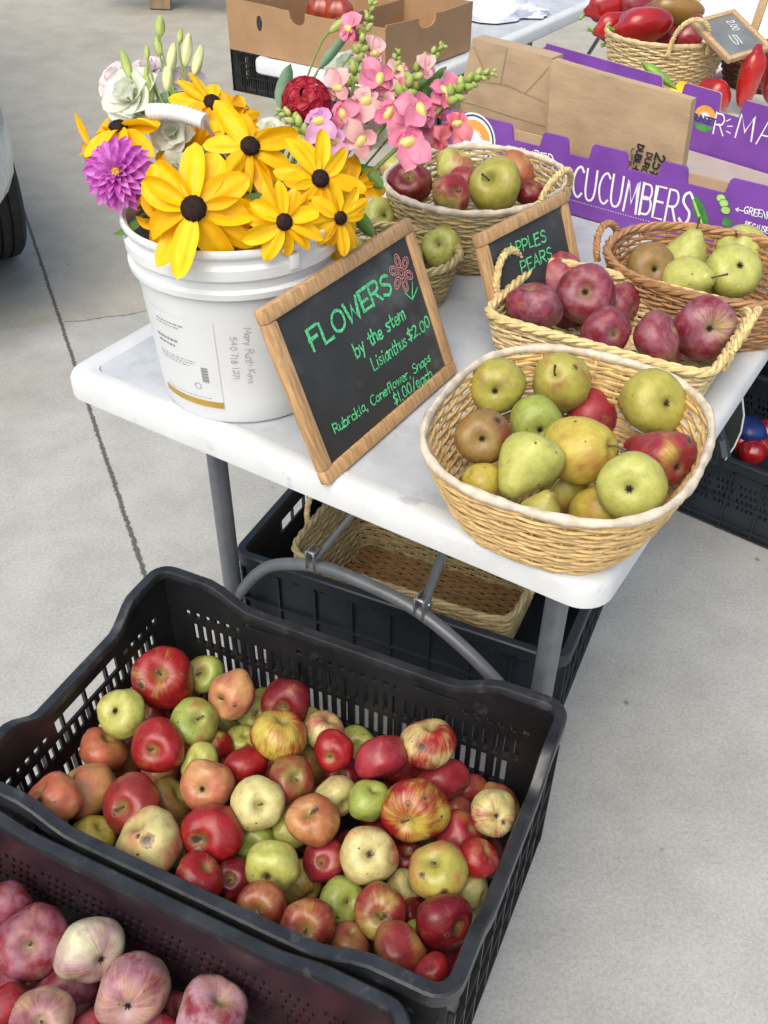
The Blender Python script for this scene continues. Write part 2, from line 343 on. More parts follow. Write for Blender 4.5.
# ================================================================== TABLES
def round_rect(x0,x1,y0,y1,r,n=8):
    p=[]
    for cx,cy,a0 in((x1-r,y1-r,0),(x0+r,y1-r,90),(x0+r,y0+r,180),(x1-r,y0+r,270)):
        for k in range(n+1):
            a=rad(a0+90*k/n); p.append((cx+r*math.cos(a),cy+r*math.sin(a)))
    return p
def table(label,M,Wd,Ln,legs,brace=True):
    t=thing('folding_table',label,'table',M)
    g=G(); prof=[(.03,.700),(.004,.700),(0,.704),(0,.727),(.003,.733),(.009,.737),(.026,.737),(.034,.7345)]
    rings=[round_rect(i-.007,Wd+.004-i,i-.005,Ln-i,max(.014,.036-i*.6)) for i,z in prof]; n=len(rings[0])
    vs=[(x,y,z) for R_,(i,z) in zip(rings,prof) for x,y in R_]; fs=[]
    for i in range(len(prof)-1):
        for k in range(n): l=(k+1)%n; fs.append((i*n+k,i*n+l,(i+1)*n+l,(i+1)*n+k))
    fs.append(tuple(range(n-1,-1,-1)))
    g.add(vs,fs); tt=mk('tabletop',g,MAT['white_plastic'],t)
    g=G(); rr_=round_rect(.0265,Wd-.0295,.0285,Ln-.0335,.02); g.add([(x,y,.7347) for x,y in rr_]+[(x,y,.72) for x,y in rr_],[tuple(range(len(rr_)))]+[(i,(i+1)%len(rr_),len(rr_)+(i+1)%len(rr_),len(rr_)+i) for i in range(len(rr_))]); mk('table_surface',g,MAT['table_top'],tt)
    for b,dirn in legs:
        for a in(.127*Wd,Wd-.127*Wd):
            g=G(); g.tube([(a,b,.693),(a,b,.02)],.0155,16); l=mk('leg',g,MAT['metal'],t)
            g=G(); g.lathe([(.0,0),(.019,0),(.019,.03),(.0165,.034)],16,Matrix.Translation((a,b,0))); mk('foot_cap',g,MAT['dark_metal'],l)
        # arched cross bar with its two folding struts
        pts=[]; P=[(.097,.232),(.15,.315),(.20,.365),(.29,.405),(.377,.412),(.461,.405),(.54,.372),(.61,.325),(.665,.27)]
        for i in range(len(P)-1):
            for k in range(5):
                q=[P[max(0,min(len(P)-1,i+j))] for j in(-1,0,1,2)]; s=k/5
                pts.append(tuple(.5*(2*q[1][c]+(-q[0][c]+q[2][c])*s+(2*q[0][c]-5*q[1][c]+4*q[2][c]-q[3][c])*s*s+(-q[0][c]+3*q[1][c]-3*q[2][c]+q[3][c])*s**3) for c in(0,1)))
        pts.append(P[-1])
        g=G(); g.tube([(x*Wd/.762,b,z) for x,z in pts],.0102,12); mk('cross_bar',g,MAT['metal'],t)
        for a,z0,da,db in((.275,.412,.16,.06),(.468,.415,.05,.05)):
            g=G(); p0=Vector((a,b,z0)); p1=Vector((a+da,b+dirn*db,.692)); ax=(p1-p0)
            g.rbox(-.011,.011,-.0025,.0025,0,ax.length,.002,2,basis(ax,PI/2*0,p0)); s_=mk('strut',g,MAT['metal'],t)
            g=G(); 
            for dx in(-.008,.006): g.rbox(a+dx,a+dx+.0025,b-.013,b+.013,z0-.012,z0+.024,.001,1)
            g.tube([(a-.012,b,z0+.012),(a+.014,b,z0+.012)],.005,10); mk('bracket',g,MAT['zinc'],s_)
    return t
t1=table('long white folding table carrying the flower pail, chalkboards and fruit baskets',MT,.762,2.44,[(.165,1),(2.27,-1)])
MF=MT@Matrix.Translation((-.795,1.385,0))
# far table: same kind, behind the flowers
t2=table('farther white folding table holding the brown cardboard box and plastic bags',MF,.462,1.83,[(.25,1),(1.58,-1)])
# ================================================================== CRATES
def wall(g,P0,U,V,N,w,h,th,holes,topfn,ndx=26):
    U=Vector(U);V=Vector(V);N=Vector(N);P0=Vector(P0)
    xs={0,w}; ys={0,h}
    for x0,x1,y0,y1 in holes: xs|={round(x0,5),round(x1,5)}; ys|={round(y0,5),round(y1,5)}
    for k in range(1,ndx): xs.add(round(w*k/ndx,5))
    xs=sorted(xs); ys=sorted(ys)
    nx,ny=len(xs)-1,len(ys)-1
    hs=[(round(a,5)-1e-6,round(b,5)+1e-6,round(c,5)-1e-6,round(d,5)+1e-6) for a,b,c,d in holes]
    import bisect
    fill=[[True]*nx for _ in range(ny)]
    for a,b,c,d in hs:
        for j in range(bisect.bisect_left(ys,c),ny):
            if ys[j+1]>d: break
            for i in range(bisect.bisect_left(xs,a),nx):
                if xs[i+1]>b: break
                fill[j][i]=False
    idx={}; vs=[]; fs=[]
    def vid(i,j,s):
        k=(i,j,s)
        if k not in idx:
            y=ys[j]+(topfn(xs[i]/w) if j==ny else 0); idx[k]=len(vs); vs.append(P0+U*xs[i]+V*y+N*(th*s))
        return idx[k]
    for j in range(ny):
        for i in range(nx):
            if not fill[j][i]: continue
            fs.append((vid(i,j,1),vid(i+1,j,1),vid(i+1,j+1,1),vid(i,j+1,1))); fs.append((vid(i,j,0),vid(i,j+1,0),vid(i+1,j+1,0),vid(i+1,j,0)))
            for di,dj,e in((-1,0,((i,j),(i,j+1))),(1,0,((i+1,j),(i+1,j+1))),(0,-1,((i,j),(i+1,j))),(0,1,((i,j+1),(i+1,j+1)))):
                a,b=i+di,j+dj
                if not(0<=a<nx and 0<=b<ny and fill[b][a]):
                    (p,q),(r_,s_)=e; fs.append((vid(p,q,0),vid(r_,s_,0),vid(r_,s_,1),vid(p,q,1)))
    g.add(vs,fs)
def slots(w,x0,x1,y0,y1,sw,pitch,skip=None):
    o=[]; n=int((x1-x0)/pitch); st=x0+((x1-x0)-n*pitch)/2
    for k in range(n+1):
        x=st+k*pitch
        if skip and any(a<x<b for a,b in skip): continue
        o.append((x-sw/2,x+sw/2,y0,y1))
    return o
def bumpfn(amp,frac=.17,ramp=.12):
    def f(s):
        d=min(s,1-s)
        if d<frac: return amp
        x=(d-frac)/ramp
        return 0 if x>1 else amp*(1-x*x*(3-2*x))
    return f
def crate(label,M,w,d,h,raise_=.03,style='slots',mat='crate',rim='crate_rim',group=None,ribs=True):
    t=thing('fruit_crate',label,'crate',M,group); th=.004; fl_=.012; a=fl_; hb=h-raise_
    tl=bumpfn(raise_,.13,.12); ts=bumpfn(raise_,.17,.14)
    iw=w-2*fl_; id_=d-2*fl_
    def holes(L,short):
        o=[]
        if style=='slots':
            c=L/2; hd=.062
            sk=[(c-hd-.008,c+hd+.008)]
            if short: o.append((c-hd,c+hd,hb-.052,hb-.026))
            else:
                for q in(.28,.72): o.append((L*q-.032,L*q+.032,hb-.026,hb-.019))
            sk2=sk if short else None
            o+=slots(L,.03,L-.03,hb-.044,hb-.034,.008,.0165,sk2 or [(L*.28-.04,L*.28+.04),(L*.72-.04,L*.72+.04)])
            o+=slots(L,.045,L-.045,hb-.098 if not short else hb-.080,hb-.058,.0075,.0145,None if not short else None)
            o+=slots(L,.06,L-.06,hb-.158,hb-.106,.0075,.0145)
            o+=slots(L,.06,L-.06,hb-.210,hb-.168,.0075,.0145)
            o=[q for q in o if q[2]>.012]
        elif style=='dots':
            for r_ in range(4):
                y=hb-.055-r_*.018
                for gx in range(10):
                    for k in range(4):
                        x=.035+gx*(L-.07)/10+k*.0105+(r_%2)*.005
                        if x+.007<L: o.append((x,x+.0058,y-.011,y))
        elif style=='diamond':
            for r_ in range(9):
                y=.03+r_*.024
                if abs(r_-4.5)<1: continue
                k=0; x=.02+(r_%2)*.011
                while x<L-.02: o.append((x,x+.011,y,y+.013)); x+=.022
        elif style=='solid':
            c=L/2; hd=.055
            if short: o.append((c-hd,c+hd,hb-.062,hb-.034))
            else: o+=slots(L,.05,L-.05,hb-.035,hb-.02,.012,.05)
        return o
    for P0,U,N,L,short in(((a,a,.0),(1,0,0),(0,1,0),iw,0),((a,d-a,.0),(1,0,0),(0,-1,0),iw,0),((a,a+.0045,.0),(0,1,0),(1,0,0),id_-.009,1),((w-a,a+.0045,.0),(0,1,0),(-1,0,0),id_-.009,1)):
        g=G(); wall(g,P0,U,(0,0,1),N,L,hb-.0015,th,holes(L,short),ts if short else tl)
        N=Vector(N); U=Vector(U)
        if ribs:      # outside ribs and bands
            rb=lambda u0,u1,z0,z1,dep: g.add([Vector(P0)+U*u+Vector((0,0,z))-N*q for z in(z0,z1) for u,q in((u0,.0002),(u1,.0002),(u1,dep),(u0,dep))],[(0,1,2,3),(4,5,6,7),(0,1,5,4),(1,2,6,5),(2,3,7,6),(3,0,4,7)])
            for k in range(9):
                u=.004+(L-.012)*k/8; rb(u,u+.004,.002,hb-.03,.007 if k in(0,8) else .0055)
            for z in(.004,hb-.104,hb-.165): rb(.0,L,z,z+.004,.0062)
        mk('side_wall',g,MAT[mat],t)
    g=G(); g.box(a+.0045,w-a-.0045,a+.0045,d-a-.0045,.004,.008); mk('floor_panel',g,MAT[mat],t)
    # rim
    path=[]; r=.02
    x0,x1,y0,y1=a,w-a,a,d-a
    def side(p,q,fn,L):
        n=28; s0=r/L
        for k in range(n+1):
            s=s0+(1-2*s0)*k/n; path.append((p[0]+(q[0]-p[0])*s,p[1]+(q[1]-p[1])*s,fn(s)))
    def corner(cx,cy,a0):
        for k in range(1,6):
            an=rad(a0+15*k); path.append((cx+r*math.cos(an),cy+r*math.sin(an),raise_))
    side((x0,y0),(x1,y0),tl,iw); corner(x1-r,y0+r,270); side((x1,y0),(x1,y1),ts,id_); corner(x1-r,y1-r,0)
    side((x1,y1),(x0,y1),tl,iw); corner(x0+r,y1-r,90); side((x0,y1),(x0,y0),ts,id_); corner(x0+r,y0+r,180)
    sec=[(-.0052,-.010),(-.0052,.001),(-.0038,.003),(.0075,.003),(.0100,.0005),(.0100,-.020),(.0075,-.020),(.0075,-.004),(.0008,-.004),(.0008,-.010)]
    n=len(path); vs=[];fs=[]
    for i in range(n):
        p=Vector(path[i][:2]); t_=(Vector(path[(i+1)%n][:2])-Vector(path[i-1][:2])).normalized(); no=Vector((t_.y,-t_.x))
        for o,z in sec: vs.append((p.x+no.x*o,p.y+no.y*o,hb+path[i][2]+z))
    m=len(sec)
    for i in range(n):
        for k in range(m): fs.append((i*m+k,i*m+(k+1)%m,((i+1)%n)*m+(k+1)%m,((i+1)%n)*m+k))
    g=G(); g.add(vs,fs); mk('rim',g,MAT[rim],t)
    return t
RIMZ=.479
CW_,CD_=.610,.400
crate('black slatted crate heaped with mixed red and yellow apples',MK@Matrix.Translation((0,0,.205)),CW_,CD_,RIMZ-.205)
crate('black crate hidden beneath the crate of mixed apples, only its lower edge showing',MK@Matrix.Translation((.022,.02,0)),.552,.355,.203,.0,'solid')
MC2=MK@Matrix.Translation((-.03,-.404,0))
crate('black crate of bloomy purple red apples at the lower left corner',MC2@Matrix.Translation((0,0,.205)),CW_,CD_,.468-.205,.016,'dots','crate_reflect')
crate('black crate holding up the crate of purple red apples',MC2@Matrix.Translation((.022,.02,0)),.552,.355,.203,.0,'solid')
MU=MT@Matrix.Translation((.068,.195,0))@Matrix.Rotation(.14,4,'Z')
crate('charcoal crate under the table with an empty wicker basket in it',MU@Matrix.Translation((0,0,.112)),.60,.40,.19,.0,'solid','crate_blue','crate_blue')
crate('charcoal crate on the floor under the table, beneath the crate with the basket',MU@Matrix.Translation((.022,.02,0)),.552,.355,.11,.0,'solid','crate_blue','crate_blue')
MR=MT@Matrix.Translation((.46,1.135,0))@Matrix.Rotation(-.1,4,'Z')
crate('low charcoal crate on the floor beside the right edge of the table',MR,.62,.40,.185,.0,'dots','crate_blue','crate_blue')
crate('tall black crate with diamond holes behind the low charcoal crate',MR@Matrix.Translation((.04,.43,0)),.60,.40,.33,.0,'diamond','crate','crate')
crate('black crate on the floor under the farther table',MT@Matrix.Translation((-2.45,3.17,0)),.6,.4,.26,.02,'slots')
crate('second black crate under the farther table, right of the first one',MT@Matrix.Translation((-1.83,3.14,0))@Matrix.Rotation(.05,4,'Z'),.6,.4,.26,.02,'slots')
# ================================================================== BASKETS
def contour(ra,rb,ex,n):
    N=1440; P=[]
    for k in range(N+1):
        t=2*PI*k/N; c,s=math.cos(t),math.sin(t)
        P.append(Vector((ra*math.copysign(abs(c)**(2/ex),c),rb*math.copysign(abs(s)**(2/ex),s))))
    L=[0]
    for i in range(N): L.append(L[-1]+(P[i+1]-P[i]).length)
    out=[]; j=0
    for k in range(n):
        tgt=L[-1]*k/n
        while L[j+1]<tgt: j+=1
        f=(tgt-L[j])/max(1e-9,L[j+1]-L[j]); out.append(P[j].lerp(P[j+1],f))
    return out
def rope(g,pts,R,r,turns,n=3,closed=False,sides=6):
    m=len(pts); pts=[Vector(p) for p in pts]
    for k in range(n):
        q=[]
        for i,p in enumerate(pts):
            a=pts[(i-1)%m] if (closed or i>0) else p; b=pts[(i+1)%m] if (closed or i<m-1) else p
            t=(b-a).normalized(); u=Vector((0,0,1)) if abs(t.z)<.95 else Vector((1,0,0)); s_=t.cross(u).normalized(); u=s_.cross(t)
            an=2*PI*(turns*i/(m if closed else m-1)+k/n); q.append(p+(u*math.sin(an)+s_*math.cos(an))*R)
        g.tube(q,r,sides,closed)
def basket(label,M,ra,rb,ex,h,bs,rows,stakes,mat,rim='wrap',rimmat='rim_pale',handles=0,floor=None,pw=.75,sr=None,handle_h=.05,group=None):
    t=thing('wicker_basket',label,'basket',M,group)
    nst=stakes*2; per=3; n=nst*per; C=contour(ra,rb,ex,n)
    sc=lambda s: bs+(1-bs)*s**pw
    r=sr or h/rows*.50; amp=r*.75
    g=G()
    for j in range(rows):
        s=(j+.5)/rows; pts=[]
        for k,p in enumerate(C):
            d=p.normalized(); q=p*sc(s)+d*(amp*math.cos(PI*k/per+PI*j)); pts.append((q.x,q.y,h*s+.0012*math.sin(k*.7+j*2.1)))
        g.tube(pts,r,5,True)
    for k in range(nst):
        p=C[k*per]; g.tube([(p.x*sc(s),p.y*sc(s),h*s) for s in(0,.2,.5,.8,1)],r*.8,5)
    mk('woven_side',g,MAT[mat],t)
    g=G()
    if ex>5:
        nx=int(2*rb*bs/.0085)
        for j in range(nx):
            y=-rb*bs+.0085*(j+.5); L=ra*bs*.985; m=int(2*L/.010); pts=[(-L+2*L*i/m,y,.004+.003*math.cos(PI*i/2+PI*j)) for i in range(m+1)]
            g.tube(pts,.0042,6)
        for i in range(int(2*ra*bs/.024)):
            x=-ra*bs+.024*(i+.5); g.tube([(x,-rb*bs*.98,.004),(x,rb*bs*.98,.004)],.0022,5)
    else:
        st=.0058; m=int(min(ra,rb)*bs/st)
        for j in range(m):
            s=bs*(j+.6)/m; g.tube([(p.x*s,p.y*s,.004+.0016*math.cos(PI*k/per*1+PI*j)) for k,p in enumerate(C)],.0027,4,True)
        for k in range(0,nst,4):
            p=C[k*per]; g.tube([(p.x*bs*.05,p.y*bs*.05,.004),(p.x*bs,p.y*bs,.004)],.0022,4)
    mk('woven_floor',g,MAT[floor or mat],t)
    g=G()
    if rim=='wrap':
        m=len(C); pts=[(p.x,p.y,h+.001) for p in C]; rr=[.0053+.0008*math.sin(i*.9)+.0006*math.sin(i*2.3) for i in range(m)]
        g.tube(pts,rr,10,True,flat=.85)
    else:
        rope(g,[(p.x,p.y,h+.002) for p in C],.0033,.0036,int(len(C)/7),3,True)
    mk('rim',g,MAT[rimmat],t)
    for s in ((-1,1) if handles==2 else (1,) if handles==1 else (-1,) if handles==-1 else ()):
        hw=min(.045,rb*.5); pts=[]
        for k in range(33):
            a=PI*k/32; pts.append((s*(ra+.004+.012*math.sin(a)),hw*math.cos(a),h-.012+(handle_h+.012)*math.sin(a)**.8 if 0<k<32 else h-.014))
        g=G(); rope(g,pts,.0030,.0031,7,3); mk('handle',g,MAT['rope' if mat!='wicker_brown' else mat],t)
    return t
def TB(a,b,yaw,z=.735): return MT@Matrix.Translation((a,b,z))@Matrix.Rotation(yaw,4,'Z')
basket('tan wicker basket of pears with a cream wrapped rim, at the table corner',TB(.667,.098,.10),.138,.153,2.6,.108,.66,24,15,'wicker_tan')
basket('rectangular straw basket of dusty crimson apples with a braided rim and two twisted handles',TB(.596,.425,.03),.150,.103,9,.075,.84,16,20,'wicker_pale','rope','rope',2,handle_h=.045)
basket('reddish brown oval wicker basket holding green pears',TB(.655,.628,.05),.150,.118,2.2,.082,.80,17,18,'wicker_brown','rope','wicker_brown',-1,handle_h=.02)
basket('deep straw basket of red and yellow apples below the pink snapdragons',TB(.257,.655,-.10),.135,.150,2.2,.115,.70,25,18,'wicker_olive','wrap','rim_pale',1,handle_h=.045)
basket('small straw basket with pale green apples tucked behind the large chalkboard',TB(.232,.437,.1),.105,.078,2.3,.070,.80,16,16,'wicker_olive','rope','wicker_olive',0)
basket('round wicker basket heaped with red peppers, behind the purple box',TB(.185,1.73,-.9),.142,.142,2.0,.125,.76,22,18,'wicker_pale','wrap','wicker_pale',1,handle_h=.06)
MUB=MU@Matrix.Translation((.285,.19,.122))
basket('empty rectangular wicker basket lying in the crate under the table',MUB,.205,.135,9,.165,.86,27,22,'wicker_olive','rope','wicker_olive',2,'wicker_floor',handle_h=.035)
basket('red brown bowl shaped basket with dark peppers beside the small chalkboard',TB(.415,1.90,.1),.135,.11,2.2,.075,.8,11,18,'wicker_dark','rope','wicker_dark',0)
basket('far straw basket standing against the sheet of white paper',TB(.17,2.32,.1),.12,.10,2.4,.10,.85,15,18,'wicker_pale','wrap','wicker_pale',0)
# ================================================================== FRUIT
APROF=[(0,.60),(.05,.605),(.11,.64),(.18,.70),(.27,.765),(.38,.80),(.50,.795),(.64,.735),(.78,.61),(.89,.44),(.965,.24),(1,.02),(.985,-.19),(.93,-.39),(.84,-.57),(.72,-.70),(.58,-.785),(.44,-.825),(.32,-.825),(.22,-.79),(.13,-.745),(.06,-.72),(0,-.71)]
PPROF=[(0,1.12),(.07,1.13),(.16,1.11),(.25,1.05),(.33,.95),(.42,.80),(.53,.62),(.67,.42),(.81,.20),(.92,-.02),(.985,-.24),(.99,-.44),(.93,-.63),(.81,-.78),(.64,-.88),(.46,-.915),(.30,-.91),(.18,-.88),(.09,-.83),(0,-.81)]
RPROF=[(0,.80),(.06,.805),(.14,.84),(.24,.87),(.37,.86),(.52,.79),(.68,.66),(.83,.46),(.94,.22),(1,-.04),(.985,-.28),(.92,-.5),(.80,-.68),(.64,-.80),(.46,-.86),(.30,-.86),(.18,-.82),(.09,-.77),(0,-.76)]
def fruit_mesh(name,prof,seed,mat,lump=.085,lobes=.035):
    g=G(); r_=random.Random(seed); ph=r_.random()*6; off=Vector((seed*3.1,seed*1.7,seed*.9)); tl=r_.uniform(-.2,.2); t2=r_.uniform(-.2,.2)
    P=[]
    for i in range(len(prof)-1):
        P.append(prof[i]); P.append(((prof[i][0]+prof[i+1][0])/2,(prof[i][1]+prof[i+1][1])/2))
    P.append(prof[-1]); P[0]=(.001,P[0][1]); P[-1]=(.001,P[-1][1])
    def fn(v,a,i):
        k=1+lobes*math.cos(5*a+ph)*max(0,-v.z+.1)+lobes*.7*math.cos(3*a+ph*2)*max(0,v.z)
        n_=mnoise.noise(v*1.1+off)*lump*1.6+mnoise.noise(v*2.6+off)*lump*.45
        d=v*(1+n_); d.x*=k; d.y*=k; rr=math.hypot(v.x,v.y)
        d.z+=(tl*v.x+t2*v.y)*min(1,rr*1.4)
        return d
    g.lathe(P,40,None,fn); me=g.mesh(name,'all'); me.materials.append(MAT[mat]); return me
AM=[fruit_mesh('apple',APROF,i+1,'apple') for i in range(8)]
PM=[fruit_mesh('pear',PPROF,i+20,'pear',.05,.015) for i in range(4)]; RM=[fruit_mesh('round_pear',RPROF,i+30,'pear',.05,.02) for i in range(4)]
def stalk_mesh(L,bend,z0):
    g=G(); pts=[(bend*(k/6)**2,bend*.4*(k/6)**2,z0+L*k/6) for k in range(7)]
    g.tube(pts,[.045,.035,.032,.032,.034,.040,.055],7); me=g.mesh('stalk'); me.materials.append(MAT['stalk']); return me
SM=[stalk_mesh(.36,.15,.58),stalk_mesh(.48,-.2,.58),stalk_mesh(.28,.1,.58)]; SMP=[stalk_mesh(.62,.25,1.06),stalk_mesh(.5,-.2,.8)]
def calyx_mesh(z0):
    g=G()
    for k in range(6):
        a=2*PI*k/6; c,s=math.cos(a),math.sin(a)
        g.add([(c*.03-s*.03,s*.03+c*.03,z0),(c*.03+s*.03,s*.03-c*.03,z0),(c*.13,s*.13,z0-.05-.04*(k%2))],[(0,1,2)])
        g.add([(c*.03-s*.03,s*.03+c*.03,z0-.012),(c*.03+s*.03,s*.03-c*.03,z0-.012),(c*.13,s*.13,z0-.058-.04*(k%2))],[(2,1,0)])
    g.lathe([(.001,z0-.05),(.04,z0-.04),(.05,z0)],8)
    me=g.mesh('calyx',False); me.materials.append(MAT['cone']); return me
CMA=calyx_mesh(-.70); CMP=calyx_mesh(-.80); CMR=calyx_mesh(-.75)
CA={'Y':(.47,.42,.11),'G':(.29,.34,.07),'C':(.54,.47,.20),'P':(.50,.26,.10),'O':(.36,.19,.06),'K':(.48,.30,.17),'E':(.23,.18,.045),'L':(.43,.43,.11),'W':(.54,.51,.33),'Q':(.37,.33,.065),'B':(.25,.155,.045),'S':(.47,.37,.065)}
CB={'R':(.27,.010,.014),'D':(.15,.008,.014),'K':(.38,.085,.065),'P':(.42,.115,.06),'O':(.32,.095,.04),'S':(.24,.025,.025),'V':(.19,.014,.03),'M':(.28,.022,.035),'B':(.20,.075,.025)}
cnt=[0]
def fruit(P,R,axis,spin,kind,ca,cb,blush,streak,spots,scars,label,group,bloom=0.,flat=.9,end='s',name=None,cat=None):
    i=cnt[0]; cnt[0]+=1
    ms={'apple':AM,'pear':PM,'rpear':RM}[kind]; me=ms[i%len(ms)]
    o=bpy.data.objects.new(name or ('apple' if kind=='apple' else 'pear'),me); COL.objects.link(o)
    rot=Vector(axis).to_track_quat('Z','Y').to_matrix().to_4x4()@Matrix.Rotation(spin,4,'Z')
    o.matrix_world=Matrix.Translation(P)@rot@Matrix.Diagonal((R,R*rng.uniform(.95,1.03),R*flat,1))
    o['seed']=float(rng.random()*9+i*.37); o['col_a']=list(CA[ca]); o['col_b']=list(CB[cb]); isa=kind=='apple'; o['blush']=float(blush*.88+.03 if isa else blush); o['streak']=float(streak*.85+.12 if isa else streak); o['spots']=float(min(.6,spots*1.5+.07) if isa else spots*.5); o['bloom']=float(bloom*.8)
    ri=rot.to_3x3().inverted(); sc=(list(scars)+[None,None])[:2]
    for k,s in zip(('scar_a','scar_b'),sc):
        if s: d=ri@camdir(s[0],s[1]); o[k]=[d.x,d.y,d.z]; o[k+'_size']=float(s[2])
        else: o[k]=[0.,0.,9.]; o[k+'_size']=.01
    tag(o,label,cat or ('apple' if kind=='apple' else 'pear'),group)
    if end in('s','t','p'):
        sm=(SM[i%3] if kind=='apple' else SMP[0] if kind=='pear' else SMP[1])
        c=bpy.data.objects.new('stalk',sm); COL.objects.link(c); c.parent=o
        if end=='s' and kind=='apple': c.scale=(1,1,.8); c.location=(0,0,.1)
    elif end=='c':
        c=bpy.data.objects.new('calyx',{'apple':CMA,'pear':CMP,'rpear':CMR}[kind]); COL.objects.link(c); c.parent=o
    return o
def heap(data,zs,group,kind='apple',bounds=None,bloom=0.,zmin=None,flat=.9,fill=0,M=None,flabel=None,fgroup=None,fcol=None):
    """data rows: x,y,r (pixels), layer, pole x, pole y, end, ground colour, blush colour, blush, streak, spots, scars, label[, kind]"""
    items=[]
    for d in data:
        x,y,r,ly=d[:4]; P=atz(x,y,zs[ly]); R=r*depth(P)/FPX
        if zmin is not None and P.z<zmin+R*.8: P=atz(x,y,zmin+R*.8); R=r*depth(P)/FPX
        items.append([P,R,ly,d])
    Mi=M.inverted() if M else None
    def clampb(P,R):
        if not bounds: return P
        q=Mi@P; x0,x1,y0,y1=bounds; q.x=min(max(q.x,x0+R),x1-R); q.y=min(max(q.y,y0+R),y1-R); return M@q
    for it in range(40):
        for i in range(len(items)):
            for j in range(i+1,len(items)):
                A,B=items[i],items[j]; d=(A[0]-B[0]).length; lim=.93*(A[1]+B[1])
                if d<lim:
                    e=min(.004,(lim-d)*.5)
                    if A[2]==B[2]:
                        A_near=depth(A[0])<depth(B[0]); n_,f_=(A,B) if A_near else (B,A)
                        n_[0]=n_[0]-(n_[0]-CPOS).normalized()*e*.5; f_[0]=f_[0]+(f_[0]-CPOS).normalized()*e*.5
                    else:
                        lo=A if A[2]>B[2] else B; hi=B if lo is A else A
                        lo[0]=lo[0]+(lo[0]-CPOS).normalized()*e
        for I in items:
            I[0]=clampb(I[0],I[1])
            if zmin is not None and I[0].z<zmin+I[1]*.85: I[0].z=zmin+I[1]*.85
    for P,R,ly,d in items:
        px,py,end=d[4:7]; kd=d[14] if len(d)>14 else kind
        ax=camdir(px,py) if end!='n' else (CR*px-CU*py+FWD*-.25).normalized()
        if end in('c',): ax=-ax
        bl=d[15] if len(d)>15 else bloom
        fruit(P,R*1.03,ax,rng.random()*6,kd,d[7],d[8],d[9],d[10],d[11],d[12],d[13],group,bl,flat if kd=='apple' else rng.uniform(.96,1.04),end if end!='n' else 'x')
    if fill:
        x0,x1,y0,y1=bounds; R=.033; nx=int((x1-x0)/.064); ny=int((y1-y0)/.064)
        for L,z in enumerate(fill):
            for i in range(nx):
                for j in range(ny):
                    q=Vector((x0+R+(x1-x0-2*R)*(i+.0)/(nx-1)+rng.uniform(-.004,.004),y0+R+(y1-y0-2*R)*j/(ny-1)+rng.uniform(-.004,.004),z+rng.uniform(-.006,.006)))
                    P=M@q
                    if any((P-I[0]).length<.80*(R+I[1]) for I in items): continue
                    items.append([P,R,9,None]); ca,cb,bl=rng.choice(fcol)
                    fruit(P,R*rng.uniform(.9,1.04),Vector((rng.uniform(-1,1),rng.uniform(-1,1),rng.uniform(-.3,1))).normalized(),0,'apple',ca,cb,bl,.5,.2,[],flabel,fgroup,bloom,.9,'x')
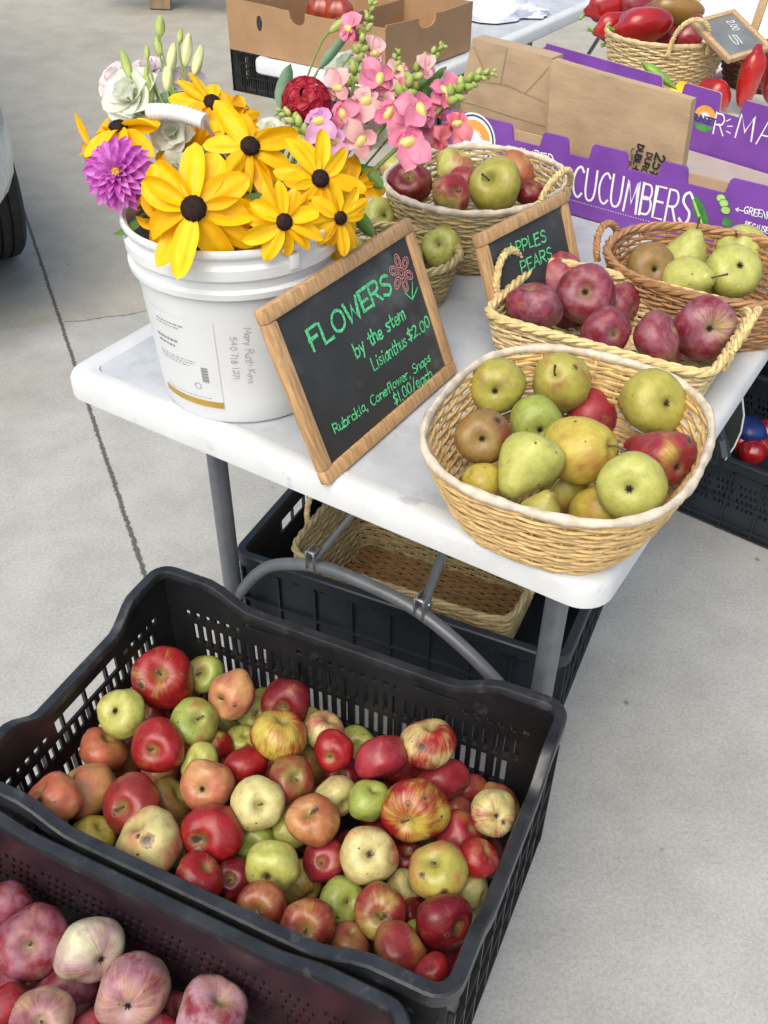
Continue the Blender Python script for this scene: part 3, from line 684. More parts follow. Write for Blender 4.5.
A_=[
(163,678,31,0,.1,-.33,'s','Y','R',.72,.5,.25,[(-.5,.05,.16)],'largest red apple with yellow blotches, far left of the heap by the crate wall'),
(203,674,20,1,0,-.3,'s','G','K',.35,.5,.1,[],'small green apple with a pink flush behind the largest blotched red apple'),
(122,713,24,0,-.2,-.32,'c','L','K',.35,.8,.1,[(-.2,-.35,.14)],'yellow green apple with a pink lower half beside the left handle opening'),
(157,745,27,0,.0,.03,'s','O','R',.95,.3,.05,[],'plain deep red apple with its stalk end up, below the yellow green handle one'),
(195,722,24,0,.3,-.4,'s','G','O',.40,.3,.1,[(.35,-.4,.12)],'olive green apple with a rusty flush right of the plain deep red one'),
(103,750,24,1,.3,-.6,'n','O','P',.70,.4,.2,[],'orange brown apple in the shade along the left crate wall'),
(85,791,32,0,-.5,-.6,'n','P','P',.55,.3,.1,[(-.45,-.68,.26)],'big peach orange apple with a dark scar on its shoulder, by the left wall'),
(131,804,29,0,-.17,-.15,'s','O','S',.88,.2,.05,[(-.45,.1,.12)],'dusky red apple with a greenish stalk cavity between the peach and brown ones'),
(168,806,29,1,.5,-.5,'n','E','O',.45,.4,.1,[],'brownish green apple tucked behind the dusky red one'),
(42,813,26,0,-.4,-.5,'n','P','P',.75,.3,.15,[(-.35,-.3,.2),(.2,.45,.16)],'salmon red apple with two dark scars in the left corner of the crate'),
(95,836,22,1,.3,-.5,'n','S','B',.25,.3,.1,[],'lumpy yellow apple against the near rim at the left'),
(137,859,33,0,-.3,-.7,'n','C','P',.40,.3,.1,[(.15,-.45,.22),(-.2,-.62,.08)],'large pale yellow apple with a cracked scar, lying against the near rim'),
(171,852,19,1,.1,.3,'c','L','R',.50,.9,.05,[],'small red and yellow apple showing its blossom end, between the crimson ones'),
(212,834,30,0,-.35,.0,'s','P','R',1.0,.2,.0,[(-.55,.0,.24),(-.42,.42,.17)],'bright crimson apple with two brown pits in its side'),
(196,884,25,0,.3,-.5,'n','P','R',.82,.5,.05,[],'red apple with a pale patch wedged at the near rim'),
(233,881,22,1,.0,-.5,'s','O','D',.95,.3,.1,[],'dark red apple half behind the pale patched one at the near rim'),
(232,695,24,0,-.55,.15,'s','P','K',.45,.4,.05,[(.22,.3,.1)],'peach pink apple with one round black hole, by the long back wall'),
(285,703,25,0,-.05,.1,'s','O','D',.88,.3,.1,[],'wine red apple above the yellow one with a red splash'),
(279,735,27,0,.2,-.7,'n','S','R',.55,.9,.05,[],'yellow apple with a red splash and a thin scratch, under the wine red one'),
(326,732,22,1,.2,-.6,'n','C','K',.45,.9,.05,[],'cream and pink streaked apple by the back wall'),
(334,750,21,0,-.2,.2,'c','P','R',.95,.2,.0,[],'small tapered dark red apple in front of the cream one'),
(380,758,26,0,.1,.7,'n','P','M',.90,.3,.1,[(.0,.8,.2)],'rosy red apple with a dark base right of the small tapered one'),
(244,768,23,1,.3,.3,'n','O','R',.95,.3,.0,[],'red apple behind the pale yellow one with a grey stalk cavity'),
(292,779,24,0,.35,-.3,'s','E','S',.72,.3,.1,[],'brownish red apple with a deep green cavity in the middle of the heap'),
(207,786,26,0,-.1,-.1,'c','P','K',.50,.3,.05,[],'peach pink apple with a small open blossom end, above the bright crimson one'),
(200,765,21,1,-.3,-.4,'s','L','O',.20,.3,.15,[(-.3,-.4,.16)],'yellow green apple with a black stalk cavity behind the peach pink one'),
(258,803,26,0,.2,-.15,'s','C','P',.28,.3,.1,[],'pale yellow apple with a grey stalk cavity near the middle'),
(314,820,26,0,-.2,-.62,'s','P','O',.62,.4,.15,[(.1,-.75,.18)],'orange brown apple with its scarred shoulder turned up, centre of the heap'),
(336,797,22,1,.2,.1,'n','C','P',.30,.4,.1,[],'cream apple with a peach cheek behind the orange brown one'),
(369,800,21,0,.2,-.5,'n','G','O',.12,.3,.05,[],'small plain pale green apple left of the biggest red and yellow one'),
(292,827,20,2,.2,-.5,'n','L','O',.1,.3,.1,[],'yellow green apple half hidden behind the orange brown one'),
(216,750,19,2,.3,.3,'n','Y','R',.75,.6,.1,[],'small red apple in the gap below the one with a black hole'),
(243,742,18,2,.1,-.3,'n','L','O',.05,.3,.2,[(.4,.0,.2)],'small yellow apple with a black blemish under the splashed one'),
(254,716,18,2,.3,-.3,'s','L','S',.55,.6,.1,[],'small green and red apple between the black holed one and the wine red one'),
(312,764,20,2,.4,-.2,'n','E','O',.4,.3,.1,[],'dull green apple under the small tapered red one'),
(343,776,20,2,-.2,-.3,'t','O','D',.85,.3,.1,[],'dark red apple with an upright stalk, under the rosy one'),
(255,842,20,2,.0,.0,'n','G','B',.1,.3,.2,[],'olive apple in the shade beside the bright crimson one'),
(273,867,27,0,-.18,.12,'c','L','M',.34,1.1,.05,[(-.2,.15,.18)],'yellow green apple with a black star shaped blossom end and a streaked red cheek'),
(324,861,22,1,-.1,-.3,'s','O','M',.95,.2,.0,[],'rosy red apple between the orange brown and the spotted peach one'),
(302,884,23,2,.2,.2,'n','Y','R',.6,1.0,.1,[],'red striped apple behind the one with the black star'),
(259,911,25,0,-.1,-.15,'s','O','S',.80,.2,.1,[],'brownish red apple with a wide shallow cavity at the near rim'),
(306,930,28,0,.0,-.3,'s','O','S',.75,.6,.05,[(-.45,.5,.08)],'streaked dull red apple touching the near rim, third from the right'),
(342,902,24,1,.4,-.3,'s','G','B',.12,.3,.2,[(-.2,.3,.1)],'green apple with a brown dent in front of the spotted peach one'),
(368,855,29,0,.1,-.35,'c','C','P',.42,.3,.45,[(.12,-.38,.15)],'peach yellow apple with several black spots round its blossom end'),
(350,942,21,1,.1,-.6,'n','O','K',.55,.5,.1,[(.3,.75,.2)],'tall pinkish apple wedged upright at the near rim'),
(379,911,26,0,-.05,-.15,'s','Y','S',.72,.4,.1,[(.3,-.12,.17),(-.1,-.1,.12)],'maroon and yellow apple with a torn scar beside its stalk'),
(428,744,27,0,.1,-.75,'n','C','R',.62,.7,.05,[(-.28,-.15,.19)],'red and cream apple with one big round black hole, highest at the back wall'),
(443,781,26,1,.5,.5,'n','P','M',.85,.3,.05,[(.2,.75,.12)],'pinkish red apple under the one with the big black hole'),
(414,811,32,0,-.32,.2,'s','S','R',.62,.8,.15,[(-.25,-.42,.1),(.28,-.6,.1)],'biggest red and yellow apple with small black spots, right of centre'),
(461,836,24,1,.3,-.3,'n','O','M',.85,.3,.05,[],'red apple beside the biggest one, near the right wall'),
(438,871,29,0,-.22,-.72,'t','Q','P',.48,.3,.1,[(.15,.35,.13),(-.6,-.2,.1)],'orange and yellow apple with a straight stalk and a brown dent'),
(499,815,23,0,.1,-.1,'c','C','R',.40,.9,.35,[(.4,.2,.12)],'yellow apple with red stripes and black specks against the right wall'),
(485,860,21,0,.3,-.3,'n','P','R',.85,.4,.0,[],'small rosy red apple under the right rim'),
(470,790,18,2,.3,.3,'n','O','M',.75,.3,.2,[],'shaded pink apple by the right end of the back wall'),
(456,812,18,2,.3,.3,'n','O','K',.7,.3,.1,[],'half hidden pink apple between the biggest one and the right wall'),
(473,888,20,2,.4,.2,'n','C','P',.3,.4,.1,[],'yellowish apple under the small rosy one at the right'),
(404,888,19,2,.3,-.2,'n','C','K',.35,1.0,.0,[],'cream and pink streaked apple below the one with black spots round its blossom end'),
(385,835,20,2,.3,-.2,'n','O','D',.9,.3,.1,[],'dark red apple in the gap under the biggest one'),
(408,858,17,2,.0,-.3,'n','O','D',.9,.3,.1,[],'small dark apple beside the straight stalked one'),
(447,924,28,0,.72,.0,'s','O','D',.93,.3,.05,[(.18,.1,.1)],'dark crimson apple with its frayed stalk end turned to the right rim'),
(398,950,29,0,-.6,.3,'n','O','S',.72,.3,.2,[(-.6,.2,.1)],'large dull red twin apple with a crease, near corner of the crate'),
(410,980,24,1,.1,.5,'n','O','M',.85,.2,.0,[],'bright red lower half of a creased pair at the near corner'),
(443,976,19,0,.3,.3,'n','P','R',.95,.2,.0,[],'small bright red apple in the near right corner'),
(416,938,17,2,.2,-.2,'n','G','O',.05,.2,.0,[],'green apple peeping out below the dark crimson one'),
(414,917,18,2,.2,-.2,'n','O','D',.9,.2,.0,[],'shaded red apple left of the dark crimson one'),
]
FC=[('O','R',.9),('O','S',.7),('L','O',.3),('P','K',.6),('E','B',.4),('O','D',.9)]
heap(A_,[.405,.385,.362],'mixed apples in the black slatted crate','apple',(.0165,.5865,.0165,.3805),0.,.215,.88,(.30,.255),MK,'apple mostly buried under the top layer of mixed apples','buried apples in the slatted crate',FC)
B_=[
(34,941,34,0,.15,-.2,'s','O','V',.95,.5,.1,[],'dusty red apple with its stalk cavity up, upper left of the purple crate','apple',.45),
(90,950,33,0,.7,.1,'c','W','V',.40,.5,.05,[],'palest green and pink apple with a milky bloom','apple',.75),
(134,991,35,0,.0,.12,'c','K','V',.58,.7,.25,[],'cream and mauve apple with its open blossom end facing up','apple',.7),
(212,1014,34,0,.3,-.6,'n','K','V',.72,.6,.1,[],'mauve pink apple at the right of the purple crate','apple',.8),
(68,992,30,1,.3,.3,'n','O','V',.95,.5,.25,[],'purple red apple under the palest one','apple',.5),
(42,1020,31,0,.25,-.4,'s','K','V',.5,.5,.1,[],'cream pink apple with a greenish stalk cavity at the bottom edge','apple',.4),
(3,908,27,0,.3,.3,'n','O','V',.95,.4,.05,[],'wine red apple in the left corner of the purple crate','apple',.4),
(6,1008,24,0,.3,.3,'n','O','R',1.,.3,.05,[],'deep red apple at the lower left edge','apple',.15),
(20,986,23,2,.3,-.3,'n','O','V',.95,.4,.05,[],'dark purple apple behind the deep red one','apple',.4),
(95,1035,26,1,.3,-.3,'n','O','M',.95,.4,.05,[],'rosy apple at the bottom edge below the purple red one','apple',.3),
(173,1012,21,2,.3,-.3,'n','O','V',1.,.4,.05,[],'shaded maroon apple between the cream mauve and the mauve pink ones','apple',.3),
(155,1041,26,1,.3,-.3,'n','O','M',.9,.4,.05,[],'pinkish red apple below the cream and mauve one','apple',.3),
(-4,957,26,2,.3,-.3,'n','O','V',1.,.4,.05,[],'dark maroon apple at the left end of the purple crate','apple',.3),
]
heap(B_,[.375,.352,.335],'bloomy red apples in the lower left crate','apple',(.0165,.5865,.0165,.3805),.4,.215,.9,(.285,.25),MC2,'apple mostly buried under the top layer of purple red apples','buried apples in the lower left crate',[('O','V',.95),('O','M',.9)])
P_=[
(498,385,27,0,-.25,.4,'c','Q','B',.32,.3,.25,[],'olive yellow round pear at the far left of the cream rimmed basket','rpear'),
(561,382,29,0,-.4,-.15,'s','Q','S',.34,.3,.25,[(.35,-.4,.10)],'olive pear with a red underside at the back of the cream rimmed basket','rpear'),
(483,436,27,0,-.15,.2,'c','B','S',.42,.3,.2,[(.45,-.5,.18)],'brown and red round pear with a dark blemish, left side of the basket','rpear'),
(535,421,26,1,.1,.5,'c','G','B',.25,.3,.25,[],'green pear between the two olive ones','rpear'),
(593,415,26,1,.3,-.3,'n','O','M',.95,.2,.1,[],'plain red pear behind the yellow orange one','rpear'),
(582,450,34,0,.75,-.1,'s','S','O',.40,.3,.2,[],'big yellow orange pear in the middle of the basket','rpear'),
(647,402,33,0,.42,.15,'c','Q','O',.08,.3,.3,[],'large yellow green pear at the back right of the basket','pear'),
(655,456,33,0,.5,.42,'c','S','M',.72,.4,.15,[(.55,-.3,.1)],'rosy red pear with a yellow base at the right side of the basket','pear'),
(632,487,34,0,-.35,.1,'c','L','B',.12,.3,.25,[],'large pale yellow green pear at the right front of the basket','rpear'),
(526,467,32,0,-.45,.62,'n','L','B',.05,.2,.3,[],'pale green pear lying with its neck toward the front left','pear'),
(564,488,24,1,.1,-.3,'n','Q','B',.30,.3,.35,[],'olive brown pear behind the upright stalked one','rpear'),
(541,512,23,0,.25,-.75,'p','Q','B',.2,.3,.35,[],'small green pear with a stubby stalk standing up at the front rim','pear'),
(481,482,21,1,-.3,-.2,'n','S','B',.15,.3,.2,[],'yellow green pear low at the left rim','rpear'),
(599,514,31,1,.2,-.5,'n','S','O',.35,.2,.2,[],'golden orange pear low behind the front rim','rpear'),
]
heap(P_,[.822,.803,.79],'pears in the cream rimmed basket','rpear',None,0.,.74)
R_=[
(535,306,28,0,-.1,-.4,'n','O','V',.95,.4,.1,[],'dusty crimson apple at the left end of the rectangular basket','apple',.45),
(586,295,28,0,-.25,.05,'c','O','V',.95,.6,.15,[],'crimson apple on top of the pile in the rectangular basket','apple',.4),
(559,275,24,1,.2,-.3,'n','P','M',.90,.4,.05,[],'pinkish red apple at the back of the rectangular basket','apple',.4),
(620,304,21,1,.4,.2,'n','O','V',.95,.3,.05,[],'dark crimson apple right of the topmost one','apple',.3),
(606,332,24,0,.2,.3,'c','O','V',.98,.3,.15,[],'purplish red apple low in front of the pile','apple',.3),
(657,339,26,0,.3,-.2,'n','B','V',.75,.5,.25,[],'dull red russeted apple in the middle of the front row','apple',.35),
(703,328,30,0,.0,.22,'c','L','V',.82,.7,.1,[],'large purple apple with a green patch at the right end','apple',.5),
(567,328,19,2,.0,-.3,'n','O','V',.95,.4,.1,[],'hidden crimson apple under the topmost one','apple',.3),
(662,353,19,2,.0,-.3,'n','O','V',.95,.4,.1,[],'crimson apple under the russeted one','apple',.3),
(640,318,20,2,.2,-.2,'n','O','V',.95,.4,.1,[],'shaded crimson apple between the topmost one and the russeted one','apple',.3),
]
heap(R_,[.805,.79,.775],'dusty crimson apples in the rectangular basket','apple',None,.4,.74)
O_=[
(650,268,25,0,-.05,.3,'c','B','B',.4,.3,.15,[],'brown russet pear at the left of the brown basket','rpear'),
(686,253,23,0,.2,-.75,'p','L','B',.1,.3,.3,[],'yellow green pear with an upright stalk at the back of the brown basket','pear'),
(692,281,25,0,.4,.1,'s','L','B',.08,.3,.3,[],'pale green pear at the front of the brown basket','pear'),
(731,273,27,0,.05,-.1,'c','L','B',.05,.3,.35,[],'green pear showing its dark blossom end in the brown basket','rpear'),
(742,251,27,1,-.5,-.45,'p','L','B',.05,.3,.3,[],'yellow green pear with a long stalk at the right of the brown basket','rpear'),
]
heap(O_,[.80,.79],'green pears in the brown basket','rpear',None,0.,.74)
Q_=[
(410,184,22,0,-.1,-.15,'s','O','D',.92,.3,.0,[],'dark red apple at the left of the deep straw basket'),
(455,167,19,1,.2,-.4,'n','L','K',.55,.3,.0,[],'peach flushed apple at the back of the deep straw basket'),
(465,180,15,1,.2,-.4,'n','P','M',.9,.3,.0,[],'small pink red apple behind the large yellow green one'),
(452,195,20,0,.3,.0,'s','L','M',.68,.3,.0,[],'red apple with a green cavity beside the large yellow green one'),
(495,185,28,0,-.45,.0,'s','Q','O',.10,.2,.0,[],'large glossy yellow green apple in the deep straw basket'),
(396,170,17,1,.2,-.3,'n','L','K',.4,.3,.0,[],'pale pink and green apple under the snapdragons'),
(517,170,19,1,.2,-.3,'n','O','P',.65,.3,.0,[],'russet peach apple behind the large yellow green one'),
(530,193,15,1,.2,-.3,'n','O','D',.85,.3,.0,[],'dark red apple by the right side of the deep straw basket'),
]
heap(Q_,[.845,.83],'apples in the deep straw basket','apple',None,0.,.74)
S_=[
(441,247,20,0,-.35,.05,'s','L','B',.0,.1,.0,[],'pale yellow green apple showing right of the large chalkboard'),
(380,219,20,0,.3,.05,'c','L','B',.0,.1,.0,[],'pale green apple between the yellow petals and the chalkboard top'),
(345,250,20,1,.2,-.3,'n','L','B',.0,.1,.0,[],'yellow green apple half hidden behind the chalkboard frame'),
(405,255,20,1,.2,-.3,'n','L','B',.0,.1,.0,[],'yellow green apple behind the top corner of the chalkboard'),
]
heap(S_,[.80,.79],'pale green apples in the small basket','apple',None,0.,.74)
# ================================================================== HANDWRITING (stroke lettering)
GL={
'A':(6.4,"0,0 3.2,10 6.4,0|1.2,3.6 5.2,3.6"),'B':(6,"0,0 0,10|~0,10 4,9.8 5.2,7.6 4,5.6 0,5.3|~0,5.3 4.5,5.2 6,2.7 4.4,.2 0,0"),'C':(6,"~6,8.6 4,10 1.4,8.6 0,5 1.4,1.2 4,0 6,1.4"),'D':(6,"0,0 0,10|~0,10 4,9 6,5 4,1 0,0"),
'E':(5.2,"5.2,10 0,10 0,0 5.4,0|0,5.3 4.4,5.3"),'F':(5.2,"5.4,10 0,10 0,0|0,5.3 4.4,5.4"),'G':(6.4,"~6,8.6 4,10 1.4,8.6 0,5 1.4,1.2 4,0 6.2,1.4 6.3,4.4|6.4,4.4 3.8,4.4"),'H':(6,"0,0 0,10|6,0 6,10|0,5 6,5"),
'I':(1,".5,0 .5,10"),'K':(5.6,"0,0 0,10|5.4,10 0,4.6 5.6,0"),'L':(5,"0,10 0,0 5,0"),'M':(7.6,"0,0 .8,10 3.8,3 6.8,10 7.6,0"),'N':(6,"0,0 0,10 6,0 6,10"),'O':(7,"~3.5,10 1,8.6 0,5 1,1.3 3.5,0 6,1.3 7,5 6,8.6 3.5,10"),
'P':(5.4,"0,0 0,10|~0,10 4,9.8 5.4,7.3 4,4.9 0,4.6"),'R':(5.8,"0,0 0,10|~0,10 4,9.8 5.4,7.4 4,5.1 0,4.8|2.4,4.8 5.8,0"),'S':(5.4,"~5.2,8.6 3.2,10 .9,9 .5,7 2.6,5.4 4.9,4 5,1.6 2.8,0 0,1.4"),'T':(6,"0,10 6,10|3,10 3,0"),'U':(6,"~0,10 0,3.6 1,.8 3,0 5,.8 6,3.6 6,10"),'W':(8,"0,10 1.8,0 4,7 6.2,0 8,10"),
'a':(4.4,"~4.2,5 2.4,6 .3,4.4 .2,1.4 1.8,0 4,1.6|4.3,6 4.2,1.2 5,0"),'b':(4.4,"0,10 0,0|~0,4.6 2,6 4.2,4.6 4.2,1.4 2,0 0,1.2"),'c':(4,"~4,5 2.2,6 .3,4.4 .2,1.4 2,0 4,1"),'e':(4.2,"~.2,3 4,3.4 3.6,5.4 2,6 .3,4.4 .3,1.3 2.2,0 4.2,1"),'f':(3.6,"~3.8,9.3 2.4,10 1.4,8.4 1.4,0|0,5.6 3.2,5.6"),'h':(4.2,"0,10 0,0|~0,4.2 1.8,6 3.8,5 4.2,0"),
'i':(1.4,".6,6 .6,.6 1.2,0|.6,8 .8,8.5"),'k':(4,"0,10 0,0|3.6,6 0,2.6 4,0"),'l':(1.4,".5,10 .5,.6 1.2,0"),'m':(6.6,"0,6 0,0|~0,4.2 1.6,6 3,5 3.2,0|~3.2,4.2 4.8,6 6.2,5 6.6,0"),'n':(4.2,"0,6 0,0|~0,4.2 1.8,6 3.8,5 4.2,0"),'o':(4.4,"~2.2,6 .4,4.8 .2,1.4 2.2,0 4.1,1.4 4.1,4.7 2.2,6"),'p':(4.4,"0,6 0,-3.4|~0,4.6 2,6 4.2,4.6 4.2,1.4 2,0 0,1.2"),
'r':(3.4,"0,6 .1,0|~.1,3.8 1.4,5.8 3.4,5.6"),'s':(3.6,"~3.5,5.2 1.8,6 .4,4.8 1.8,3.2 3.4,1.8 2,0 0,.8"),'t':(3.6,"~1.6,9 1.6,1.4 2.4,0 3.6,.6|0,6 3.6,6.1"),'u':(4.2,"~0,6 0,1.4 1.8,0 4,1.6|4.1,6 4.1,1 4.9,0"),'w':(6,"0,6 1.4,0 3,5 4.6,0 6,6"),'y':(4.2,"0,6 2.2,.6|4.2,6 1.4,-3.4"),'g':(4.4,"~4.2,5 2.4,6 .3,4.4 .2,1.6 2,.2 4.2,1.8|~4.3,6 4.2,-1.8 2.6,-3.4 .5,-2.6"),
'0':(4.8,"~2.4,10 .6,8.4 .1,5 .6,1.4 2.4,0 4.2,1.4 4.7,5 4.2,8.4 2.4,10"),'1':(1.6,".8,10 .8,0"),'2':(4.8,"~.2,8 1.2,9.8 3.4,10 4.6,8.2 3.6,5 0,0|0,0 5,.2"),'4':(4.8,"3.6,0 3.6,10 0,3.4 5,3.4"),'5':(4.6,"4.6,10 .6,10 .4,5.6|~.4,5.6 2.6,6.2 4.5,4.6 4.4,1.6 2.4,0 0,.9"),'7':(4.6,"0,10 4.6,10 1.6,0"),'8':(4.6,"~2.3,5.3 .5,7.4 2.3,10 4.1,7.6 2.3,5.3 .1,2.6 2.3,0 4.5,2.6 2.3,5.3"),
'$':(5,"~4.8,8 2.6,9 .5,7.6 2.5,5.2 4.7,3.2 2.6,1 .1,2|2.5,10.8 2.5,-1"),'.':(1,".3,0 .6,.5"),',':(1,".7,.6 .1,-1.8"),'/':(4,"0,-2 4,11"),'#':(5,"1,0 2,10|3.4,0 4.4,10|0,3.4 5.2,3.4|.2,6.8 5.4,6.8"),'-':(3.4,".2,4.5 3.2,4.5"),' ':(3,""),
}
def strokes(s,sp=1.7):
    out=[]; x=0
    for ch in s:
        w,d=GL[ch]
        for st in d.split('|'):
            if not st: continue
            sm=st[0]=='~'; P=[tuple(map(float,q.split(','))) for q in st.lstrip('~').split()]
            if sm:
                Q=[]
                for i in range(len(P)-1):
                    q=[P[max(0,min(len(P)-1,i+j))] for j in(-1,0,1,2)]
                    for k in range(5):
                        t=k/5; Q.append(tuple(.5*(2*q[1][c]+(-q[0][c]+q[2][c])*t+(2*q[0][c]-5*q[1][c]+4*q[2][c]-q[3][c])*t*t+(-q[0][c]+3*q[1][c]-3*q[2][c]+q[3][c])*t**3) for c in(0,1)))
                P=Q+[P[-1]]
            out.append([(x+a,b) for a,b in P])
        x+=w+sp
    return out,x-sp
def ribbon(g,pl,wd,fn):
    """flat pen stroke; fn maps 2-D to 3-D"""
    P=[Vector(p) for p in pl]; n=len(P)
    if n<2: return
    vs=[]
    for i in range(n):
        a=P[max(0,i-1)]; b=P[min(n-1,i+1)]; t=(b-a); t=t.normalized() if t.length>1e-9 else Vector((1,0)); no=Vector((-t.y,t.x))
        if 0<i<n-1:
            t1=(P[i]-a).normalized(); no1=Vector((-t1.y,t1.x)); c=max(.5,no.dot(no1)); no=no/c
        e=t*(wd*.45) if i==n-1 else -t*(wd*.45) if i==0 else Vector((0,0))
        vs.append(fn(*(P[i]+e+no*wd/2))); vs.append(fn(*(P[i]+e-no*wd/2)))
    g.add(vs,[(2*i,2*i+1,2*i+3,2*i+2) for i in range(n-1)])
def write(g,s,p0,p1,h,wd,fn=None,sp=1.7,jit=.012,seed=1,z=.0008):
    """text from p0 to p1 (2-D) with cap height h, pen width wd"""
    st,w=strokes(s,sp); p0=Vector(p0);p1=Vector(p1); d=(p1-p0); sx=d.length/w; d.normalize(); n=Vector((-d.y,d.x)); sy=h/10; r_=random.Random(seed)
    fn=fn or (lambda x,y:(x,y,z))
    for k,pl in enumerate(st):
        jx,jy=r_.uniform(-jit,jit)*h*3,r_.uniform(-jit,jit)*h*5
        zz=k*.00003
        f=lambda x,y,zz=zz:(lambda q:(q[0],q[1],q[2]+zz))(fn(x,y)) 
        ribbon(g,[tuple(p0+d*(a*sx+jx)+n*(b*sy+jy)) for a,b in pl],wd*r_.uniform(.85,1.1),f)
def line(g,M,s,L,Rr,hpx,wd,**k):
    a=hit(M,*L); b=hit(M,*Rr); c=hit(M,L[0],L[1]-hpx); h=abs((c-a).y)
    write(g,s,(a.x,a.y),(b.x,b.y),h,wd,**k)
# ================================================================== PAIL
MP=TB(.2156,.121,0,.7352); PH=.2330; RB,RT=.1065,.1262
pr=lambda z:RB+(RT-.006-RB)*(z/(PH-.045))
pail=thing('flower_pail','white plastic pail with a worn label and marker writing, full of cut flowers','pail',MP)
g=G(); g.lathe([(.001,.004),(RB-.012,.004),(RB-.008,0),(RB-.003,.0015),(RB,.006)]+[(pr(z),z) for z in(.03,.07,.11,.15,PH-.060)]+[(RT-.002,PH-.059),(RT+.0005,PH-.057),(RT+.001,PH-.050),(RT-.0035,PH-.047),(RT-.0025,PH-.038),(RT+.0015,PH-.034),(RT+.002,PH-.022),(RT-.003,PH-.018),(RT-.003,PH-.012),(RT+.001,PH-.010),(RT+.003,PH-.006),(RT+.002,PH-.001),(RT-.001,PH),(RT-.0045,PH-.003),(RT-.0065,PH-.02),(RT-.012,PH-.06),(RB-.006,.05),(.001,.045)],72)
mk('pail_body',g,MAT['pail'],pail,smooth=True)
def pang(x,y,z):   # angle on the pail of a pixel known to lie at height z
    q=MP.inverted()@atz(x,y,.7352+z); return math.atan2(q.y,q.x)
A0=math.atan2(*( (MP.inverted()@CPOS).yx ))   # bearing towards the viewer
def onp(e=.0006): return lambda ang,z:( (pr(z)+e)*math.cos(ang),(pr(z)+e)*math.sin(ang),z)
la,lb=A0-1.15,A0-.30      # label spans these bearings
lo=onp(.0007); g=G(); g.grid(lambda u,v:lo(la+(lb-la)*u,.022+.122*v),24,6); lab=mk('paper_label',g,MAT['label'],pail)
g=G(); lo=onp(.0010); g.grid(lambda u,v:lo(la+(lb-la)*u,.024+.009*v),24,1); mk('gold_band',g,MAT['gold'],lab)
g=G(); lo=onp(.0011); r_=random.Random(4)
for zt,n_,s0,s1,hh in((.131,2,.16,.62,.0016),(.127,2,.16,.55,.0012),(.107,2,.10,.48,.003),(.100,1,.12,.42,.0026),(.086,3,.10,.70,.001),(.0825,3,.10,.66,.001),(.079,3,.10,.60,.001),(.037,3,.10,.85,.0008)):
    x=s0
    while x<s1:
        w=r_.uniform(.02,.07); x2=min(s1,x+w); a0,a1=la+(lb-la)*x,la+(lb-la)*x2
        g.grid(lambda u,v:lo(a0+(a1-a0)*u,zt+hh*v),3,1); x=x2+.018
for k in range(15):
    z=.060+k*.0014; a0=la+(lb-la)*.76; g.grid(lambda u,v:lo(a0+(lb-la)*.09*u,z+.0006*(1+k%3*.5)*v),3,1)
for k in range(16):
    an=2*PI*k/16; an2=2*PI*(k+1)/16; ca=la+(lb-la)*.68; q=lambda a,r:lo(ca+r*math.cos(a)/RB,.053+r*math.sin(a))
    g.add([q(an,.0045),q(an2,.0045),q(an2,.0037),q(an,.0037)],[(0,1,2,3)])
mk('label_print',g,MAT['print_grey'],lab,smooth=False)
g=G(); lo=onp(.0008)
def pv(s,ang,z0,z1,h,wd,seed):
    # text running downwards, tops of the letters to the right
    st,w=strokes(s); sx=(z0-z1)/w; sy=h/10; rr=random.Random(seed)
    for pl in st:
        jx,jy=rr.uniform(-.0008,.0008),rr.uniform(-.0012,.0012)
        ribbon(g,[(ang*RB+b*sy+jy,z0-a*sx+jx) for a,b in pl],wd,lambda x,y:lo(x/RB,y))
pv('Mary Ruth Kins',A0-.005,.138,.062,.0075,.0006,3); pv('540 718 1271',A0-.155,.126,.068,.007,.0006,5)
mk('marker_writing',g,MAT['ink'],pail,smooth=False)
# bail handle standing over the flowers
e1=MP.inverted()@atd(133,150,1.10); pts=[]
g=G(); gr0=MP.inverted()@atd(150,112,1.10); gr1=MP.inverted()@atd(205,122,1.07)
_b=pang(296,262,PH-.02); sideB=Vector((RT*1.0*math.cos(_b),RT*1.0*math.sin(_b),PH-.02)); sideA=Vector((-sideB.x,-sideB.y,PH-.02))
def bez(P,n=14): 
    o=[]
    for k in range(n+1):
        t=k/n; o.append(P[0]*(1-t)**3+P[1]*3*t*(1-t)**2+P[2]*3*t*t*(1-t)+P[3]*t**3)
    return o
w1=bez([sideA,sideA+Vector((-.012,.02,.07)),gr0+(gr0-gr1)*.25+Vector((0,0,-.05)),gr0]); w2=bez([gr1,gr1+(gr1-gr0)*.2+Vector((0,.02,-.07)),sideB+Vector((-.03,.05,.03)),sideB])
g.tube(w1+w2,.0022,8); mk('wire_handle',g,MAT['zinc'],pail)
g=G(); d=gr1-gr0; m=26; g.tube([gr0+d*(k/m)+Vector((0,0,.004*math.sin(PI*k/m))) for k in range(m+1)],[.0085+.0012*(k%2) for k in range(m+1)],14); mk('handle_grip',g,MAT['pail'],pail)
for P in(sideA,sideB):
    g=G(); ax=Vector((P.x,P.y,0)).normalized(); g.rbox(-.009,.009,-.006,.006,-.004,.006,.002,2,basis(ax,PI/2,P)); mk('handle_lug',g,MAT['pail'],pail)
